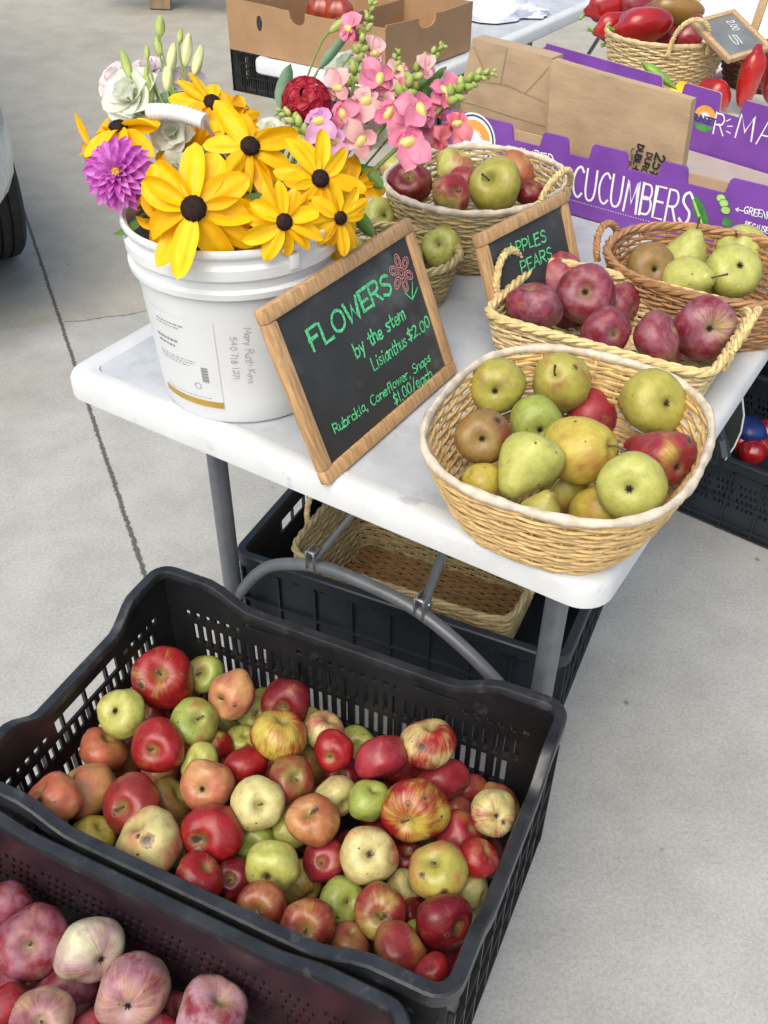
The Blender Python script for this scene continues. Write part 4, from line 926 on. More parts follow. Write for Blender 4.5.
# ================================================================== CHALKBOARDS
def board(label,M,w,h,fw,woodm,slatem,writef,label2=None,stand=True):
    t=thing('chalkboard_sign',label,'chalkboard',M); th=.014
    g=G()
    for x0,x1,y0,y1 in((0,w,0,fw),(0,w,h-fw,h)): g.rbox(x0,x1,y0,y1,-th,0,.003,2)
    for x0,x1 in((0,fw),(w-fw,w)): g.rbox(x0,x1,fw-.0005,h-fw+.0005,-th+.0004,-.0004,.0025,2)
    mk('wooden_frame',g,MAT[woodm],t)
    g=G(); g.box(fw-.001,w-fw+.001,fw-.001,h-fw+.001,-th+.003,-.005); b=mk('slate',g,MAT[slatem],t)
    writef(b,M)
    if stand:
        g=G(); g.tube([(w*.72,h*.62,-th),(w*.74,h*.2,-th-.10),(w*.76,.012,-th-.078)],.0022,8); mk('wire_stand',g,MAT['label'],t)
    return t
def signframe(a,b,yw,lean,z=.737):
    e=Vector((math.cos(yw),math.sin(yw),0)); n=Vector((math.sin(yw),-math.cos(yw),0)); up=Vector((0,0,math.cos(lean)))-n*math.sin(lean); nn=e.cross(up)
    m=Matrix.Identity(4)
    for i in range(3): m[i][0]=e[i]; m[i][1]=up[i]; m[i][2]=nn[i]
    m.translation=Vector((a,b,z)); return MT@m
MS1=signframe(.4391,-.0107,1.5739,.3901,.738)
def w1f(b,M):
    M=M@Matrix.Translation((0,0,-.0048))
    def L(nm,*a,**k): g=G(); line(g,M,*a,z=-.0044,**k); mk(nm,g,MAT['chalk_green'],b,smooth=False)
    L('heading_lettering','FLOWERS',(314,352),(392,291),25,.0042,seed=2)
    L('line_lettering','by the stem',(357,358),(405,318),17,.0026,seed=3); L('line_lettering','Lisianthus',(374,370),(407,345),15,.0021,seed=4); L('price_lettering','$2.00',(409,342),(430,326),13,.0023,seed=5)
    L('line_lettering','Rubrckia, Coneflower, Snaps',(335,434),(430,361),12,.0018,seed=6); L('price_lettering','$1.00/each',(395,405),(432,377),13,.0021,seed=7)
    g=G()
    ln=lambda pts:ribbon(g,[(hit(M,*p).x,hit(M,*p).y) for p in pts],.0018,lambda x,y:(x,y,-.0043))
    ln([(412,282),(412,299)]); ln([(405,293),(412,300)]); ln([(417,288),(412,300)]); ln([(406,289),(405,294)])
    mk('green_arrow',g,MAT['chalk_green'],b,smooth=False)
    g=G(); c=hit(M,401,273)
    for k in range(6):
        a=rad(30+60*k); cx,cy=c.x+.0155*math.cos(a),c.y+.0155*math.sin(a)
        for s_ in(1,.55): ribbon(g,[(cx+s_*(.0085*math.cos(q)*math.cos(a)-.0055*math.sin(q)*math.sin(a)),cy+s_*(.0085*math.cos(q)*math.sin(a)+.0055*math.sin(q)*math.cos(a))) for q in [2*PI*i/14 for i in range(15)]],.0013,lambda x,y:(x,y,-.0043))
    for s_ in(1,.5): ribbon(g,[(c.x+.0065*s_*math.cos(q),c.y+.0065*s_*math.sin(q)) for q in [2*PI*i/14 for i in range(15)]],.0013,lambda x,y:(x,y,-.0043))
    mk('pink_flower_doodle',g,MAT['chalk_pink'],b,smooth=False)
board('large wood framed chalkboard lettered FLOWERS by the stem, leaning beside the pail',MS1,.2973,.2105,.0175,'wood','slate',w1f)
MS2=signframe(.4717,.3645,1.428,.39,.738)
def w2f(b,M):
    M=M@Matrix.Translation((0,0,-.0048)); g=G()
    line(g,M,'APPLES',(510,257),(546,241),13,.0023,z=-.0044,seed=8); mk('heading_lettering',g,MAT['chalk_green'],b,smooth=False)
    g=G(); line(g,M,'PEARS',(522,273),(552,258),13,.0023,z=-.0044,seed=9); mk('line_lettering',g,MAT['chalk_green'],b,smooth=False)
board('smaller wood framed chalkboard lettered APPLES PEARS behind the crimson apples',MS2,.212,.165,.017,'wood','slate',w2f)
# small dusty board tilted over the dark bowl
p=[atd(*q) for q in((691,20,2.12),(729,59,2.05),(738,31,2.10))]
e=(p[1]-p[0]); w_=e.length; e.normalize(); nn=e.cross(p[2]-p[1]).normalized(); uu=nn.cross(e)
MS3=Matrix.Identity(4)
for i in range(3): MS3[i][0]=e[i]; MS3[i][1]=uu[i]; MS3[i][2]=nn[i]
MS3.translation=p[0]
def w3f(b,M):
    g=G(); r_=random.Random(3)
    for x0,y0 in((.03,.075),(.075,.05)): write(g,'2.00' if x0<.05 else '5',(x0,y0),(x0+.035,y0-.004),.016,.0022,z=-.0042)
    mk('white_lettering',g,MAT['chalk_white'],b,smooth=False)
board('small dusty chalkboard in a pale wood frame tilted over the peppers',MS3,w_,.115,.012,'wood_dull','slate_grey',w3f,stand=False)
tag(mk('wooden_stake',G().rbox(-.010,.010,-.004,.004,-.09,.10,.002,2,basis(Vector((.15,.1,1)),.3)),MAT['wood_dull'],None,Matrix.Translation(atd(756,24,2.25))),'flat wooden stake standing in the dark bowl beside the small chalkboard','stake')
# ================================================================== PRODUCE BOX
FL,FR,BL,BR=(.05,.905),(.80,.825),(.01,1.435),(.80,1.215); BZ=.7375
def panelframe(p0,p1,z0=BZ):
    a=Vector((*p0,0)); b=Vector((*p1,0)); e=(b-a); w=e.length; e.normalize(); n=e.cross(Vector((0,0,1)))
    m=Matrix.Identity(4)
    for i in range(3): m[i][0]=e[i]; m[i][1]=(0,0,1)[i]; m[i][2]=n[i]
    m.translation=Vector((*p0,z0)); return MT@m,w
BOXM=MT@Matrix.Translation((*FL,BZ))
BOX=thing('produce_box','purple printed cardboard box lettered CUCUMBERS holding folded paper bags','box',BOXM)
def addp(name,g,mat,M,par=BOX,smooth=False): 
    o=mk(name,g,MAT[mat],None,None,smooth); o.parent=par; o.matrix_basis=BOXM.inverted()@M
    return o
MFP,FW=panelframe(FL,FR); MBP,BW=panelframe(BL,BR)
bpy.context.view_layer.update()
def topline(M,w,notches,h,dn):
    """top outline with bevelled notches; notches given as pixel x pairs along the edge"""
    P=[(0,h)]
    for a,b in notches: P+=[(a-.004,h),(a,h-.004),(a+.004,h-dn),(b-.004,h-dn),(b,h-.004),(b+.004,h)]
    return P+[(w,h)]
uF=lambda x,y:hit(MFP,x,y)
uB=lambda x,y:hit(MBP,x,y)
hF=sum(uF(*p).y for p in((500,135),(560,153),(600,158),(660,172)))/4; hF=max(.09,min(.15,hF+.022)); 
hB=.125
nF=[(uF(512,128).x,uF(543,135).x),(uF(567,150).x,uF(592,150).x),(uF(627,158).x,uF(661,168).x),(uF(686,178).x,uF(728,190).x)]
fp=topline(MFP,FW,nF,hF,.026)
g=G(); g.prism([(0,0)]+[(FW,0)]+fp[::-1],-.004,0); fpan=addp('front_panel',g,'purple',MFP)
# kraft liner with perforated tabs showing in the notches
lt=[(0,hF-.030)]
for a,b in (nF[0],nF[3]): lt+=[(a-.006,hF-.030),(a+.002,hF-.010),(b-.002,hF-.010),(b+.006,hF-.030)]
lt+=[(FW,hF-.030)]
g=G(); g.prism([(0,.002)]+[(FW,.002)]+lt[::-1],-.0085,-.0045); addp('kraft_liner',g,'kraft',MFP)
nB=[(uB(662,80).x,uB(684,88).x),(uB(720,100).x,uB(743,108).x)]
hl=max(.10,min(.17,sum(uB(*p).y for p in((560,52),(600,62),(640,75)))/3+.012)); hr=max(.09,min(.17,uB(758,112).y+.008))
def bpoly(off=0):
    P=[(0,0),(BW,0),(BW,hr)]; us=uB(640,75).x
    top=topline(MBP,BW,nB,0,.034)
    hh=lambda u:hl+(hr-hl)*min(1,max(0,u/max(.01,BW)))
    return [(0,0),(BW,0)]+[(u,hh(u)+v+ (0 if u>.14 else -.0)) for u,v in top[::-1]]
g=G(); g.prism(bpoly(),0,.004); addp('back_panel',g,'kraft',MBP@Matrix.Translation((0,0,-.0045)))
g=G(); g.prism([(x*.998+.001,y) for x,y in bpoly()],0,.0012); bpan=addp('back_panel_print',g,'purple',MBP@Matrix.Translation((0,0,.0003)))
for p0,p1,nm in((FL,BL,'end_panel'),(FR,BR,'end_panel')):
    M_,w_=panelframe(p0,p1); g=G(); g.prism([(.006,0),(w_-.006,0),(w_-.006,hl-.004 if p0 is FL else hr-.004),(.006,hF-.004)],-.002,.002); addp(nm,g,'kraft_grey',M_)
g=G(); vs=[(*p,z) for z in(BZ,BZ+.003) for p in((FL[0]+.006,FL[1]+.012),(FR[0]-.006,FR[1]+.012),(BR[0]-.006,BR[1]-.008),(BL[0]+.006,BL[1]-.008))]
g.add(vs,[(3,2,1,0),(4,5,6,7),(0,1,5,4),(1,2,6,5),(2,3,7,6),(3,0,4,7)]); addp('floor_panel',g,'kraft_grey',MT.copy())
# ---- print on the front panel
z1=.0007
def flatpoly(g,pts,z): g.add([(x,y,z) for x,y in pts],[tuple(range(len(pts)))])
def ell(cx,cy,rx,ry,rot=0,n=24,a0=0,a1=2*PI):
    c,s=math.cos(rot),math.sin(rot); o=[]
    for k in range(n+(0 if a1-a0>6 else 1)):
        a=a0+(a1-a0)*k/n; x,y=rx*math.cos(a),ry*math.sin(a); o.append((cx+x*c-y*s,cy+x*s+y*c))
    return o
def ftext(g,M,s,L,Rr,top,wd,z=z1,**k):
    a=hit(M,*L); b=hit(M,*Rr); c=hit(M,*top); write(g,s,(a.x,a.y),(b.x,b.y),abs(c.y-a.y),wd,z=z,**k)
def wl(M,par,*a,**k): g=G(); ftext(g,M,*a,**k); mk('white_lettering',g,MAT['white_print'],par,smooth=False)
wl(MFP,fpan,'CUCUMBERS',(572,196),(688,226),(572,165),.0040,sp=2.2,jit=.006); wl(MFP,fpan,'INSPIRED',(508,163),(553,172),(508,146),.0024,sp=2.2)
wl(MFP,fpan,'GREENHOUSE',(744,213),(790,224),(744,206),.0016,sp=2.2); wl(MFP,fpan,'BECAUSE',(745,227),(768,233),(745,221),.0016,sp=2.2)
g=G(); a=uF(736,209); ribbon(g,[(a.x,a.y),(a.x+.012,a.y)],.0016,lambda x,y:(x,y,z1)); ribbon(g,[(a.x+.004,a.y+.003),(a.x,a.y),(a.x+.004,a.y-.003)],.0014,lambda x,y:(x,y,z1+.0001))
mk('arrow_print',g,MAT['white_print'],fpan,smooth=False); g=G()
a=uF(568,199);b=uF(680,230)
for k in range(46):
    q=a.lerp(b,k/45); flatpoly(g,ell(q.x,q.y,.0011,.0008,0,6),z1)
mk('dotted_line',g,MAT['white_print'],fpan,smooth=False)
cu=uF(701,211); g=G(); L0=.046
def cuc(cx,cy,l,w,rot): 
    o=ell(cx,cy,l,w,rot,30); return o
r0=math.atan2((uF(695,188)-uF(708,224)).y,(uF(695,188)-uF(708,224)).x)
flatpoly(g,cuc(cu.x,cu.y-.004,.030,.0098,r0),z1); mk('cucumber_print',g,MAT['green_print'],fpan,smooth=False)
g=G(); flatpoly(g,cuc(cu.x-.0045,cu.y-.003,.024,.0022,r0),z1+.0002); mk('cucumber_gloss',g,MAT['lime_print'],fpan,smooth=False)
g=G(); gl=G()
for k,(x,y) in enumerate(((721,198),(724,203),(726,210))):
    q=uF(x,y); flatpoly(g,ell(q.x,q.y,.0082,.0068,0,20),z1+.0002*k); flatpoly(gl,ell(q.x,q.y,.0070,.0057,0,20),z1+.0001+.0002*k)
q=uF(727,222); flatpoly(g,[(q.x-.007,q.y-.006),(q.x+.007,q.y-.007),(q.x+.007,q.y+.006),(q.x-.007,q.y+.006)],z1)
mk('slice_rind_print',g,MAT['green_print'],fpan,smooth=False); mk('slice_print',gl,MAT['lime_print'],fpan,smooth=False)
def sunlogo(par,M,c,R,word):
    g=G(); flatpoly(g,ell(c.x,c.y,R,R*.98,0,36),z1); mk('logo_disc',g,MAT['white_print'],par,smooth=False)
    g=G(); flatpoly(g,ell(c.x,c.y,R*.93,R*.91,0,36),z1+.0002); mk('logo_ring',g,MAT['navy'],par,smooth=False)
    g=G(); flatpoly(g,ell(c.x,c.y,R*.86,R*.84,0,36),z1+.0004); mk('logo_field',g,MAT['white_print'],par,smooth=False)
    g=G(); flatpoly(g,ell(c.x,c.y-.02*R,R*.76,R*.74,0,24,.12,PI-.12),z1+.0006); mk('logo_sky',g,MAT['orange'],par,smooth=False)
    g=G(); pts=[]
    for k in range(25):
        a=PI*k/24; r_=R*(.46 if k%2 else .30); pts.append((c.x+r_*math.cos(a),c.y-.02*R+r_*math.sin(a)))
    flatpoly(g,pts,z1+.0008); mk('logo_sun',g,MAT['white_print'],par,smooth=False)
    if word:
        g=G(); flatpoly(g,ell(c.x,c.y-.18*R,R*.7,R*.58,0,24,PI+.35,2*PI-.35),z1+.0006); mk('logo_hill',g,MAT['green_print'],par,smooth=False)
        g=G(); write(g,'SUNSET',(c.x-R*.8,c.y-.25*R),(c.x+R*.8,c.y-.25*R),R*.36,R*.09,z=z1+.001,jit=0); mk('logo_word',g,MAT['navy'],par,smooth=False)
q=uF(474,139); sunlogo(fpan,MFP,q,abs(uF(496,139).x-uF(474,139).x)*1.0,False)
q=uB(705,118); sunlogo(bpan,MBP,q,abs(uB(715,119).x-uB(705,118).x)*1.5,True)
z1=.0018; wl(MBP,bpan,'R',(714,134),(723,136),(714,112),.0032,z=z1); wl(MBP,bpan,'MA',(736,138),(771,147),(736,113),.0032,z=z1,sp=2.4)
g=G()
for x0,y0,x1,y1 in((727,121,731,119),(728,126,733,126),(727,131,731,133)):
    a=uB(x0,y0);b=uB(x1,y1); ribbon(g,[(a.x,a.y),(b.x,b.y)],.002,lambda x,y:(x,y,z1))
mk('accent_strokes',g,MAT['white_print'],bpan,smooth=False)
# ---- folded paper bags standing in the box
def bagstack(label,b,pix,th,extra):
    """pix: 4 corners (bottom left, bottom right, top right, top left) of the front face, which stands on plane b of the table frame"""
    m=Matrix.Identity(4)
    for i in range(3): m[i][0]=(1,0,0)[i]; m[i][1]=(0,0,1)[i]; m[i][2]=(0,-1,0)[i]
    m.translation=Vector((0,b,0)); M=MT@m@Matrix.Rotation(-.10,4,'Y')
    P=[hit(M,*p) for p in pix]; P=[(p.x,p.y) for p in P]; P[0]=(P[0][0],max(P[0][1],BZ+.006)); P[1]=(P[1][0],max(P[1][1],BZ+.006))
    org=Vector((P[0][0],BZ+.004,0)); M2=M@Matrix.Translation(org); P=[(x-org.x,y-org.y) for x,y in P]
    t=thing('paper_bag',label,'paper bag',M2); r_=random.Random(b*100)
    N=1
    for k in range(N):
        e=.004*k; g=G(); n_=26
        def fn(u,v,k=k):
            x=(P[0][0]*(1-u)+P[1][0]*u)*(1-v)+(P[3][0]*(1-u)+P[2][0]*u)*v; y=(P[0][1]*(1-u)+P[1][1]*u)*(1-v)+(P[3][1]*(1-u)+P[2][1]*u)*v
            return (x-.0015*k,y-.0012*k,-k*th/N+.004*mnoise.noise(Vector((x*11,y*11,k+b*9)))+.0022*mnoise.noise(Vector((x*32,y*26,k+b*5)))*(1 if k==0 else .5))
        g.grid(fn,n_,n_); m_=n_+1
        f=G(); f.v=[Vector(q) for q in g.v]+[Vector((q[0],q[1],q[2]-th/N*.82)) for q in g.v]; L=len(g.v)
        f.f=[list(q) for q in g.f]+[[i+L for i in q[::-1]] for q in g.f]
        rim=[i for i in range(m_)]+[m_*j+n_ for j in range(1,m_)]+[m_*n_+i for i in range(n_-1,-1,-1)]+[m_*j for j in range(n_-1,0,-1)]
        for i in range(len(rim)):
            a_,b_=rim[i],rim[(i+1)%len(rim)]; f.f.append([a_,b_,b_+L,a_+L])
        o=mk('folded_bag',f,MAT['bag'],t,smooth=True)
        if k==0: front=o
    extra(front,M2,P,fn)
    return t
def ex1(o,M,P,fn):   # the folded bag bottom with its creases
    g=G(); w=P[1][0]; h=P[2][1]; F0=lambda u,v:(lambda q:(q[0],q[1],q[2]+.0016))(fn(u,v,0))
    for pl in([(.04,.55),(.5,.60),(.97,.52)],[(.04,.92),(.3,.60)],[(.97,.90),(.72,.56)],[(.45,.99),(.44,.60)],[(.04,.30),(.97,.26)]):
        Q=[]
        for i in range(len(pl)-1):
            for k in range(8): s=k/8; Q.append((pl[i][0]+(pl[i+1][0]-pl[i][0])*s,pl[i][1]+(pl[i+1][1]-pl[i][1])*s))
        Q.append(pl[-1]); ribbon(g,Q,.006,F0)
    mk('fold_creases',g,MAT['bag_edge'],o,smooth=False)
def ex2(o,M,P,fn):
    g=G(); up=lambda x,y:(x,y,.003)
    def vt(s,px0,px1,h,wd):   # reads downwards
        a=hit(M,*px0); b=hit(M,*px1); write(g,s,(a.x,a.y),(b.x,b.y),h,wd,z=.0034,sp=2)
    vt('25#',(657,153),(650,176),.016,.0034); vt('DURO',(648,152),(642,172),.010,.0024); vt('DUBL-L',(639,144),(633,171),.0105,.0030); vt('LIFE',(633,148),(629,164),.005,.0012)
    mk('bag_print',g,MAT['dark_metal'],o,smooth=False)
bagstack('folded kraft paper bag with a creased square bottom, standing left in the purple box',.985,[(452,125),(547,150),(552,58),(473,38)],.045,ex1)
bagstack('bundle of kraft paper bags with black DURO print, standing right in the purple box',.955,[(546,160),(678,193),(692,100),(552,60)],.022,ex2)
# ================================================================== FLOWERS
PC=MP@Vector((0,0,.10))      # inside the pail
def petal(g,L,Wd,M,droop=.2,cup=.15,tip=.5,nu=6,nv=9,groove=.08,wave=0,seed=0,base=.35):
    """a curved petal along +x of frame M"""
    r_=random.Random(seed); w1,w2=r_.uniform(0,6),r_.uniform(.6,1.4)
    def fn(u,v):
        t=v; s=(u-.5)*2
        wd=Wd*(base+(1-base)*math.sin(PI*min(1,t*.5/ (tip)) if t<tip else PI/2))*1.0
        if t>tip: q=(t-tip)/(1-tip); wd=Wd*math.sqrt(max(0,1-q**2.2))
        if v==1: wd=Wd*.04
        y=s*wd/2; x=L*t
        z=-droop*L*t*t + cup*abs(s)**2*wd + groove*Wd*math.cos(s*PI*2.0)*.25*math.sin(PI*t) + wave*L*math.sin(t*7*w2+w1+s*1.5)*t
        return (x,y,z)
    g.grid(fn,nu,nv,M)
def rudbeckia(label,x,y,d,rpx,nx,ny,n=13,mat='p_yellow',droop=.28,group='black eyed yellow coneflowers in the pail',sag=0,seed=0):
    P=atd(x,y,d); R=rpx*d/FPX*(1 if n<12 else .95); n+=1; n_=camdir(nx,ny); M=basis(n_,seed*1.7,P)
    t=thing('yellow_coneflower',label,'flower',M,group); r_=random.Random(seed+50)
    g=G()
    for k in range(n):
        a=2*PI*k/n+r_.uniform(-.16,.16); L=R*r_.uniform(.80,1.08)
        Mp=Matrix.Rotation(a,4,'Z')@Matrix.Rotation(r_.uniform(-.22,.34)+sag,4,'Y')@Matrix.Translation((R*.11,0,r_.uniform(-.003,.001)))@Matrix.Rotation(r_.uniform(-.5,.5),4,'X')
        petal(g,L*.95,R*r_.uniform(.34,.46)*(1.1 if n<12 else 1),Mp,droop*r_.uniform(-.3,2.1),r_.uniform(-.25,.35),r_.uniform(.36,.52),8,11,.22,.022,seed*31+k)
    mk('petals',g,MAT[mat],t,smooth='all')
    g=G(); cr=R*.20
    prof=[(cr*math.sin(a),cr*(.15+.62*math.cos(a))) for a in [PI*.5*k/9 for k in range(10)]]; prof[0]=(.0001,prof[0][1]-cr*.08); prof.append((cr*.8,-cr*.25))
    g.lathe(prof,28,None,lambda v,a,i:v*(1+.05*math.sin(a*9+i*2.4)+.04*math.sin(i*3.1)))
    for k in range(150):
        ph=math.acos(1-.93*(k+.5)/150); th=k*2.39996; q_=Vector((math.sin(ph)*math.cos(th)*cr*.97,math.sin(ph)*math.sin(th)*cr*.97,cr*(.15+.60*math.cos(ph)))); n3=Vector((math.sin(ph)*math.cos(th),math.sin(ph)*math.sin(th),math.cos(ph)+.3)).normalized()
        g.tube([q_,q_+n3*cr*r_.uniform(.08,.15)],[cr*.045,cr*.012],4,M=None)
    mk('cone',g,MAT['cone'],t,smooth='all')
    Mi=M.inverted(); q=Mi@(PC+Vector((r_.uniform(-.04,.04),r_.uniform(-.04,.04),0)))
    g=G(); g.tube(bez([Vector((0,0,-.003)),Vector((0,0,-.05)),q+(Mi.to_3x3()@Vector((0,0,.08))),q],10),.0022,6); mk('stem',g,MAT['stem'],t)
    return t
rudbeckia('largest yellow coneflower at the front of the pail, facing the viewer',194,209,.985,64,.02,.14,10,seed=1,droop=.16)
rudbeckia('yellow coneflower just right of the white handle grip, above the largest one',250,147,1.07,52,.25,-.12,12,seed=2)
rudbeckia('yellow coneflower at the top of the bunch behind the handle grip',212,103,1.13,44,.25,-.30,12,seed=3)
rudbeckia('yellow coneflower seen edge on above the magenta dahlia',119,128,1.10,50,-.10,-.80,12,seed=4,droop=.22)
rudbeckia('yellow coneflower at the right end of the bunch, nearest the red sweet william',320,179,1.05,47,.30,.05,14,seed=5,droop=.35)
rudbeckia('yellow coneflower over the pail rim between the largest one and the chalkboard',284,222,1.00,44,.30,.25,12,seed=6)
rudbeckia('yellow coneflower half behind the largest one, low at the pail rim',256,231,1.015,38,.25,.45,12,seed=7,mat='p_gold')
rudbeckia('golden coneflower peeping out behind the right end one',352,186,1.12,40,.55,.1,12,seed=8,mat='p_gold',droop=.4)
rudbeckia('golden coneflower at the far left behind the magenta dahlia',93,152,1.14,36,-.62,.2,11,seed=9,mat='p_gold')
rudbeckia('golden coneflower in the shade under the handle grip',195,152,1.13,42,.1,.3,12,seed=10,mat='p_gold')
rudbeckia('golden coneflower showing below the magenta dahlia',150,190,1.12,36,-.2,.4,12,seed=11,mat='p_gold')
rudbeckia('golden coneflower low behind the chalkboard corner',330,236,1.08,32,.5,.45,12,seed=12,mat='p_gold')
rudbeckia('yellow coneflower drooping over the pail rim behind the chalkboard',340,218,1.05,36,.45,.35,12,seed=13,droop=.4)
rudbeckia('golden coneflower squeezed between the two upper ones',232,122,1.14,36,.3,.0,12,seed=14,mat='p_gold')
rudbeckia('golden coneflower low at the rim, left of the largest one',162,222,1.05,34,-.3,.5,12,seed=15,mat='p_gold',droop=.4)
# dahlia
P=atd(118,173,1.05); R=38*1.05/FPX; M=basis(camdir(-.05,.12),.3,P)
t=thing('magenta_dahlia','round magenta dahlia with a yellow eye at the left of the bunch','flower',M); g=G(); r_=random.Random(5)
for ring,(n,Lf,el,z,w) in enumerate(((17,1.0,-.02,-.006,.27),(17,.94,.16,-.003,.27),(15,.80,.36,.0,.25),(13,.64,.58,.002,.22),(10,.46,.85,.004,.17),(8,.30,1.1,.005,.12))):
    for k in range(n):
        a=2*PI*(k+.5*(ring%2))/n+r_.uniform(-.07,.07)
        petal(g,R*Lf*.9*r_.uniform(.93,1.05),R*w,Matrix.Rotation(a,4,'Z')@Matrix.Translation((R*.08,0,z))@Matrix.Rotation(-el+r_.uniform(-.08,.08),4,'Y'),.10,.55,.6,4,7,0,.0,ring*20+k)
mk('petals',g,MAT['p_magenta'],t,smooth='all')
g=G(); g.lathe([(.0001,.010),(R*.1,.0095),(R*.17,.007),(R*.2,.002)],18,None,lambda v,a,i:v*(1+.1*math.sin(a*7+i*2))); mk('eye',g,MAT['dahlia_eye'],t,smooth='all')
g=G(); q=M.inverted()@PC; g.tube(bez([Vector((0,0,-.004)),Vector((0,0,-.04)),q*.6,q],8),.0028,6); mk('stem',g,MAT['stem'],t)
# lisianthus
def lisi(label,x,y,d,rpx,nx,ny,mat,seed):
    P=atd(x,y,d); R=rpx*d/FPX; M=basis(camdir(nx,ny),seed,P); t=thing('white_lisianthus',label,'flower',M,'lisianthus blooms in the pail'); g=G(); r_=random.Random(seed)
    for ring,(n,Lf,el,w) in enumerate(((5,1.1,.55,1.15),(5,.98,.82,1.05),(4,.8,1.05,.85),(3,.55,1.25,.6))):
        for k in range(n):
            a=2*PI*(k+.5*(ring%2))/n+r_.uniform(-.15,.15)
            petal(g,R*Lf,R*w,Matrix.Translation((0,0,-R*.45))@Matrix.Rotation(a,4,'Z')@Matrix.Rotation(-el+r_.uniform(-.1,.1),4,'Y'),.35*(1 if ring<2 else -.2),.22,.68,8,9,.0,.03,seed*9+ring*5+k,.25)
    mk('petals',g,MAT[mat],t,smooth='all')
    g=G(); q=M.inverted()@PC; g.tube(bez([Vector((0,0,-R*.45)),Vector((0,0,-.05)),q*.6,q],8),.0016,6); mk('stem',g,MAT['stem'],t)
lisi('large white lisianthus with a green tinge, left of the handle grip',126,92,1.16,30,-.35,-.15,'p_white',1)
lisi('pale pink lisianthus at the far left top of the bunch',113,76,1.19,21,-.5,-.4,'p_blush',2)
lisi('pale pink lisianthus among the green buds',147,66,1.19,20,-.1,-.6,'p_blush',3)
lisi('small white lisianthus left of the topmost yellow coneflower',186,78,1.17,19,.1,-.4,'p_blush',4)
lisi('white lisianthus just below the handle grip',170,131,1.11,21,-.1,.1,'p_white',5)
lisi('white lisianthus tucked between the magenta dahlia and the large coneflower',174,168,1.11,16,-.2,.5,'p_white',6)
lisi('greenish white lisianthus behind the pink snapdragons',346,64,1.20,23,-.2,-.5,'p_white',7)
lisi('white lisianthus beside the lilac snapdragon at the right of the red bloom',375,134,1.16,15,.4,0,'p_white',8)
lisi('pale lisianthus low at the left of the handle grip',140,108,1.17,18,-.3,.1,'p_white',10)
lisi('white lisianthus behind the green snapdragon tip left of the red bloom',270,128,1.15,14,.1,-.3,'p_white',9)
def budstem(label,x,y,d,L,w,dx,dy,mat,seed):
    P=atd(x,y,d); ax=(CR*dx-CU*dy+FWD*.1).normalized(); M=basis(ax,seed,P); t=thing('lisianthus_bud',label,'flower bud',M,'lisianthus buds in the pail')
    l=L*1.05*d/FPX; r=w*.76*d/FPX/2; g=G()
    prof=[(r*k_,l*z) for k_,z in((.01,-.5),(.35,-.48),(.7,-.36),(.97,-.15),(1,.0),(.85,.2),(.55,.37),(.25,.47),(.02,.52))]
    g.lathe(prof,14,None,lambda v,a,i:Matrix.Rotation(i*.22,3,'Z')@(v*(1+0)+Vector((math.cos(a),math.sin(a),0))*(r*.10*math.cos(4*a)))); mk('bud',g,MAT[mat],t,smooth='all')
    g=G()
    for k in range(5):
        a=2*PI*k/5; petal(g,l*.75,r*.35,Matrix.Translation((0,0,-l*.5))@Matrix.Rotation(a,4,'Z')@Matrix.Rotation(-1.2,4,'Y'),-.25,.1,.3,2,5)
    mk('sepals',g,MAT['bud'],t,smooth='all')
    g=G(); q=M.inverted()@(PC+Vector((0,0,.04))); g.tube(bez([Vector((0,0,-l*.5)),Vector((0,0,-l*.5-.03)),q*.6,q],9),.0013,6); mk('stem',g,MAT['stem'],t)
for k,(x,y,L,w,dx,dy,m,lab) in enumerate((
 (126,64,30,12,-.3,-1,'bud','plump green bud at the upper left of the bunch, leaning left'),(160,26,22,13,.0,-1,'bud','topmost green bud of the white lisianthus'),
 (158,46,20,11,-.2,-1,'bud','green bud just under the topmost one'),(172,57,30,13,.1,-1,'bud_pale','long pale bud in the middle of the cluster'),
 (187,50,34,14,.1,-1,'bud_pale','long yellow bud at the top right of the cluster'),(198,60,32,14,.2,-1,'bud_pale','yellow bud rightmost in the cluster, over the coneflower'),
 (168,77,30,15,0,-1,'bud_pale','wide pale yellow bud low in the cluster'),(148,90,32,16,-.1,-1,'bud','wide green bud beside the large white bloom'),
 (180,36,16,9,.1,-1,'bud','small round green bud right of the topmost one'),(147,52,16,7,-.1,-1,'bud','thin dark green bud between the pink blooms'),(146,72,16,6,.15,-1,'bud','slim green bud in front of the pale pink bloom'),
 (341,24,28,12,.8,-.6,'bud','lone green bud arching over the red sweet william'),(360,48,22,9,.7,-.6,'bud','lone slender bud among the pink snapdragon florets'))):
    budstem(lab,x,y,1.16 if k<11 else 1.18,L,w,dx,dy,m,k)
# sweet william
P=atd(306,99,1.13); R=25*1.13/FPX; M=basis(camdir(.05,-.25),.2,P); t=thing('red_sweet_william','dark red sweet william dome between the coneflowers and snapdragons','flower',M)
g=G(); r_=random.Random(8); N=34
for k in range(N):
    ph=math.acos(1-1.0*(k+.5)/N); th=k*2.39996; n_=Vector((math.sin(ph)*math.cos(th),math.sin(ph)*math.sin(th),math.cos(ph))); Mf=basis(n_,r_.random()*6,n_*R*.92-Vector((0,0,R*.25)))
    for j in range(5): petal(g,R*.30,R*.28,Mf@Matrix.Rotation(2*PI*j/5,4,'Z')@Matrix.Rotation(-.25,4,'Y'),.1,.1,.75,4,4,0,.05,k*5+j,.3)
mk('floret_cluster',g,MAT['p_red'],t,smooth='all')
g=G(); g.lathe([(.0001,R*.35),(R*.4,R*.28),(R*.75,R*.02),(R*.78,-R*.3),(R*.3,-R*.6),(.002,-R*.7)],16); mk('calyx_cluster',g,MAT['leaf'],t)
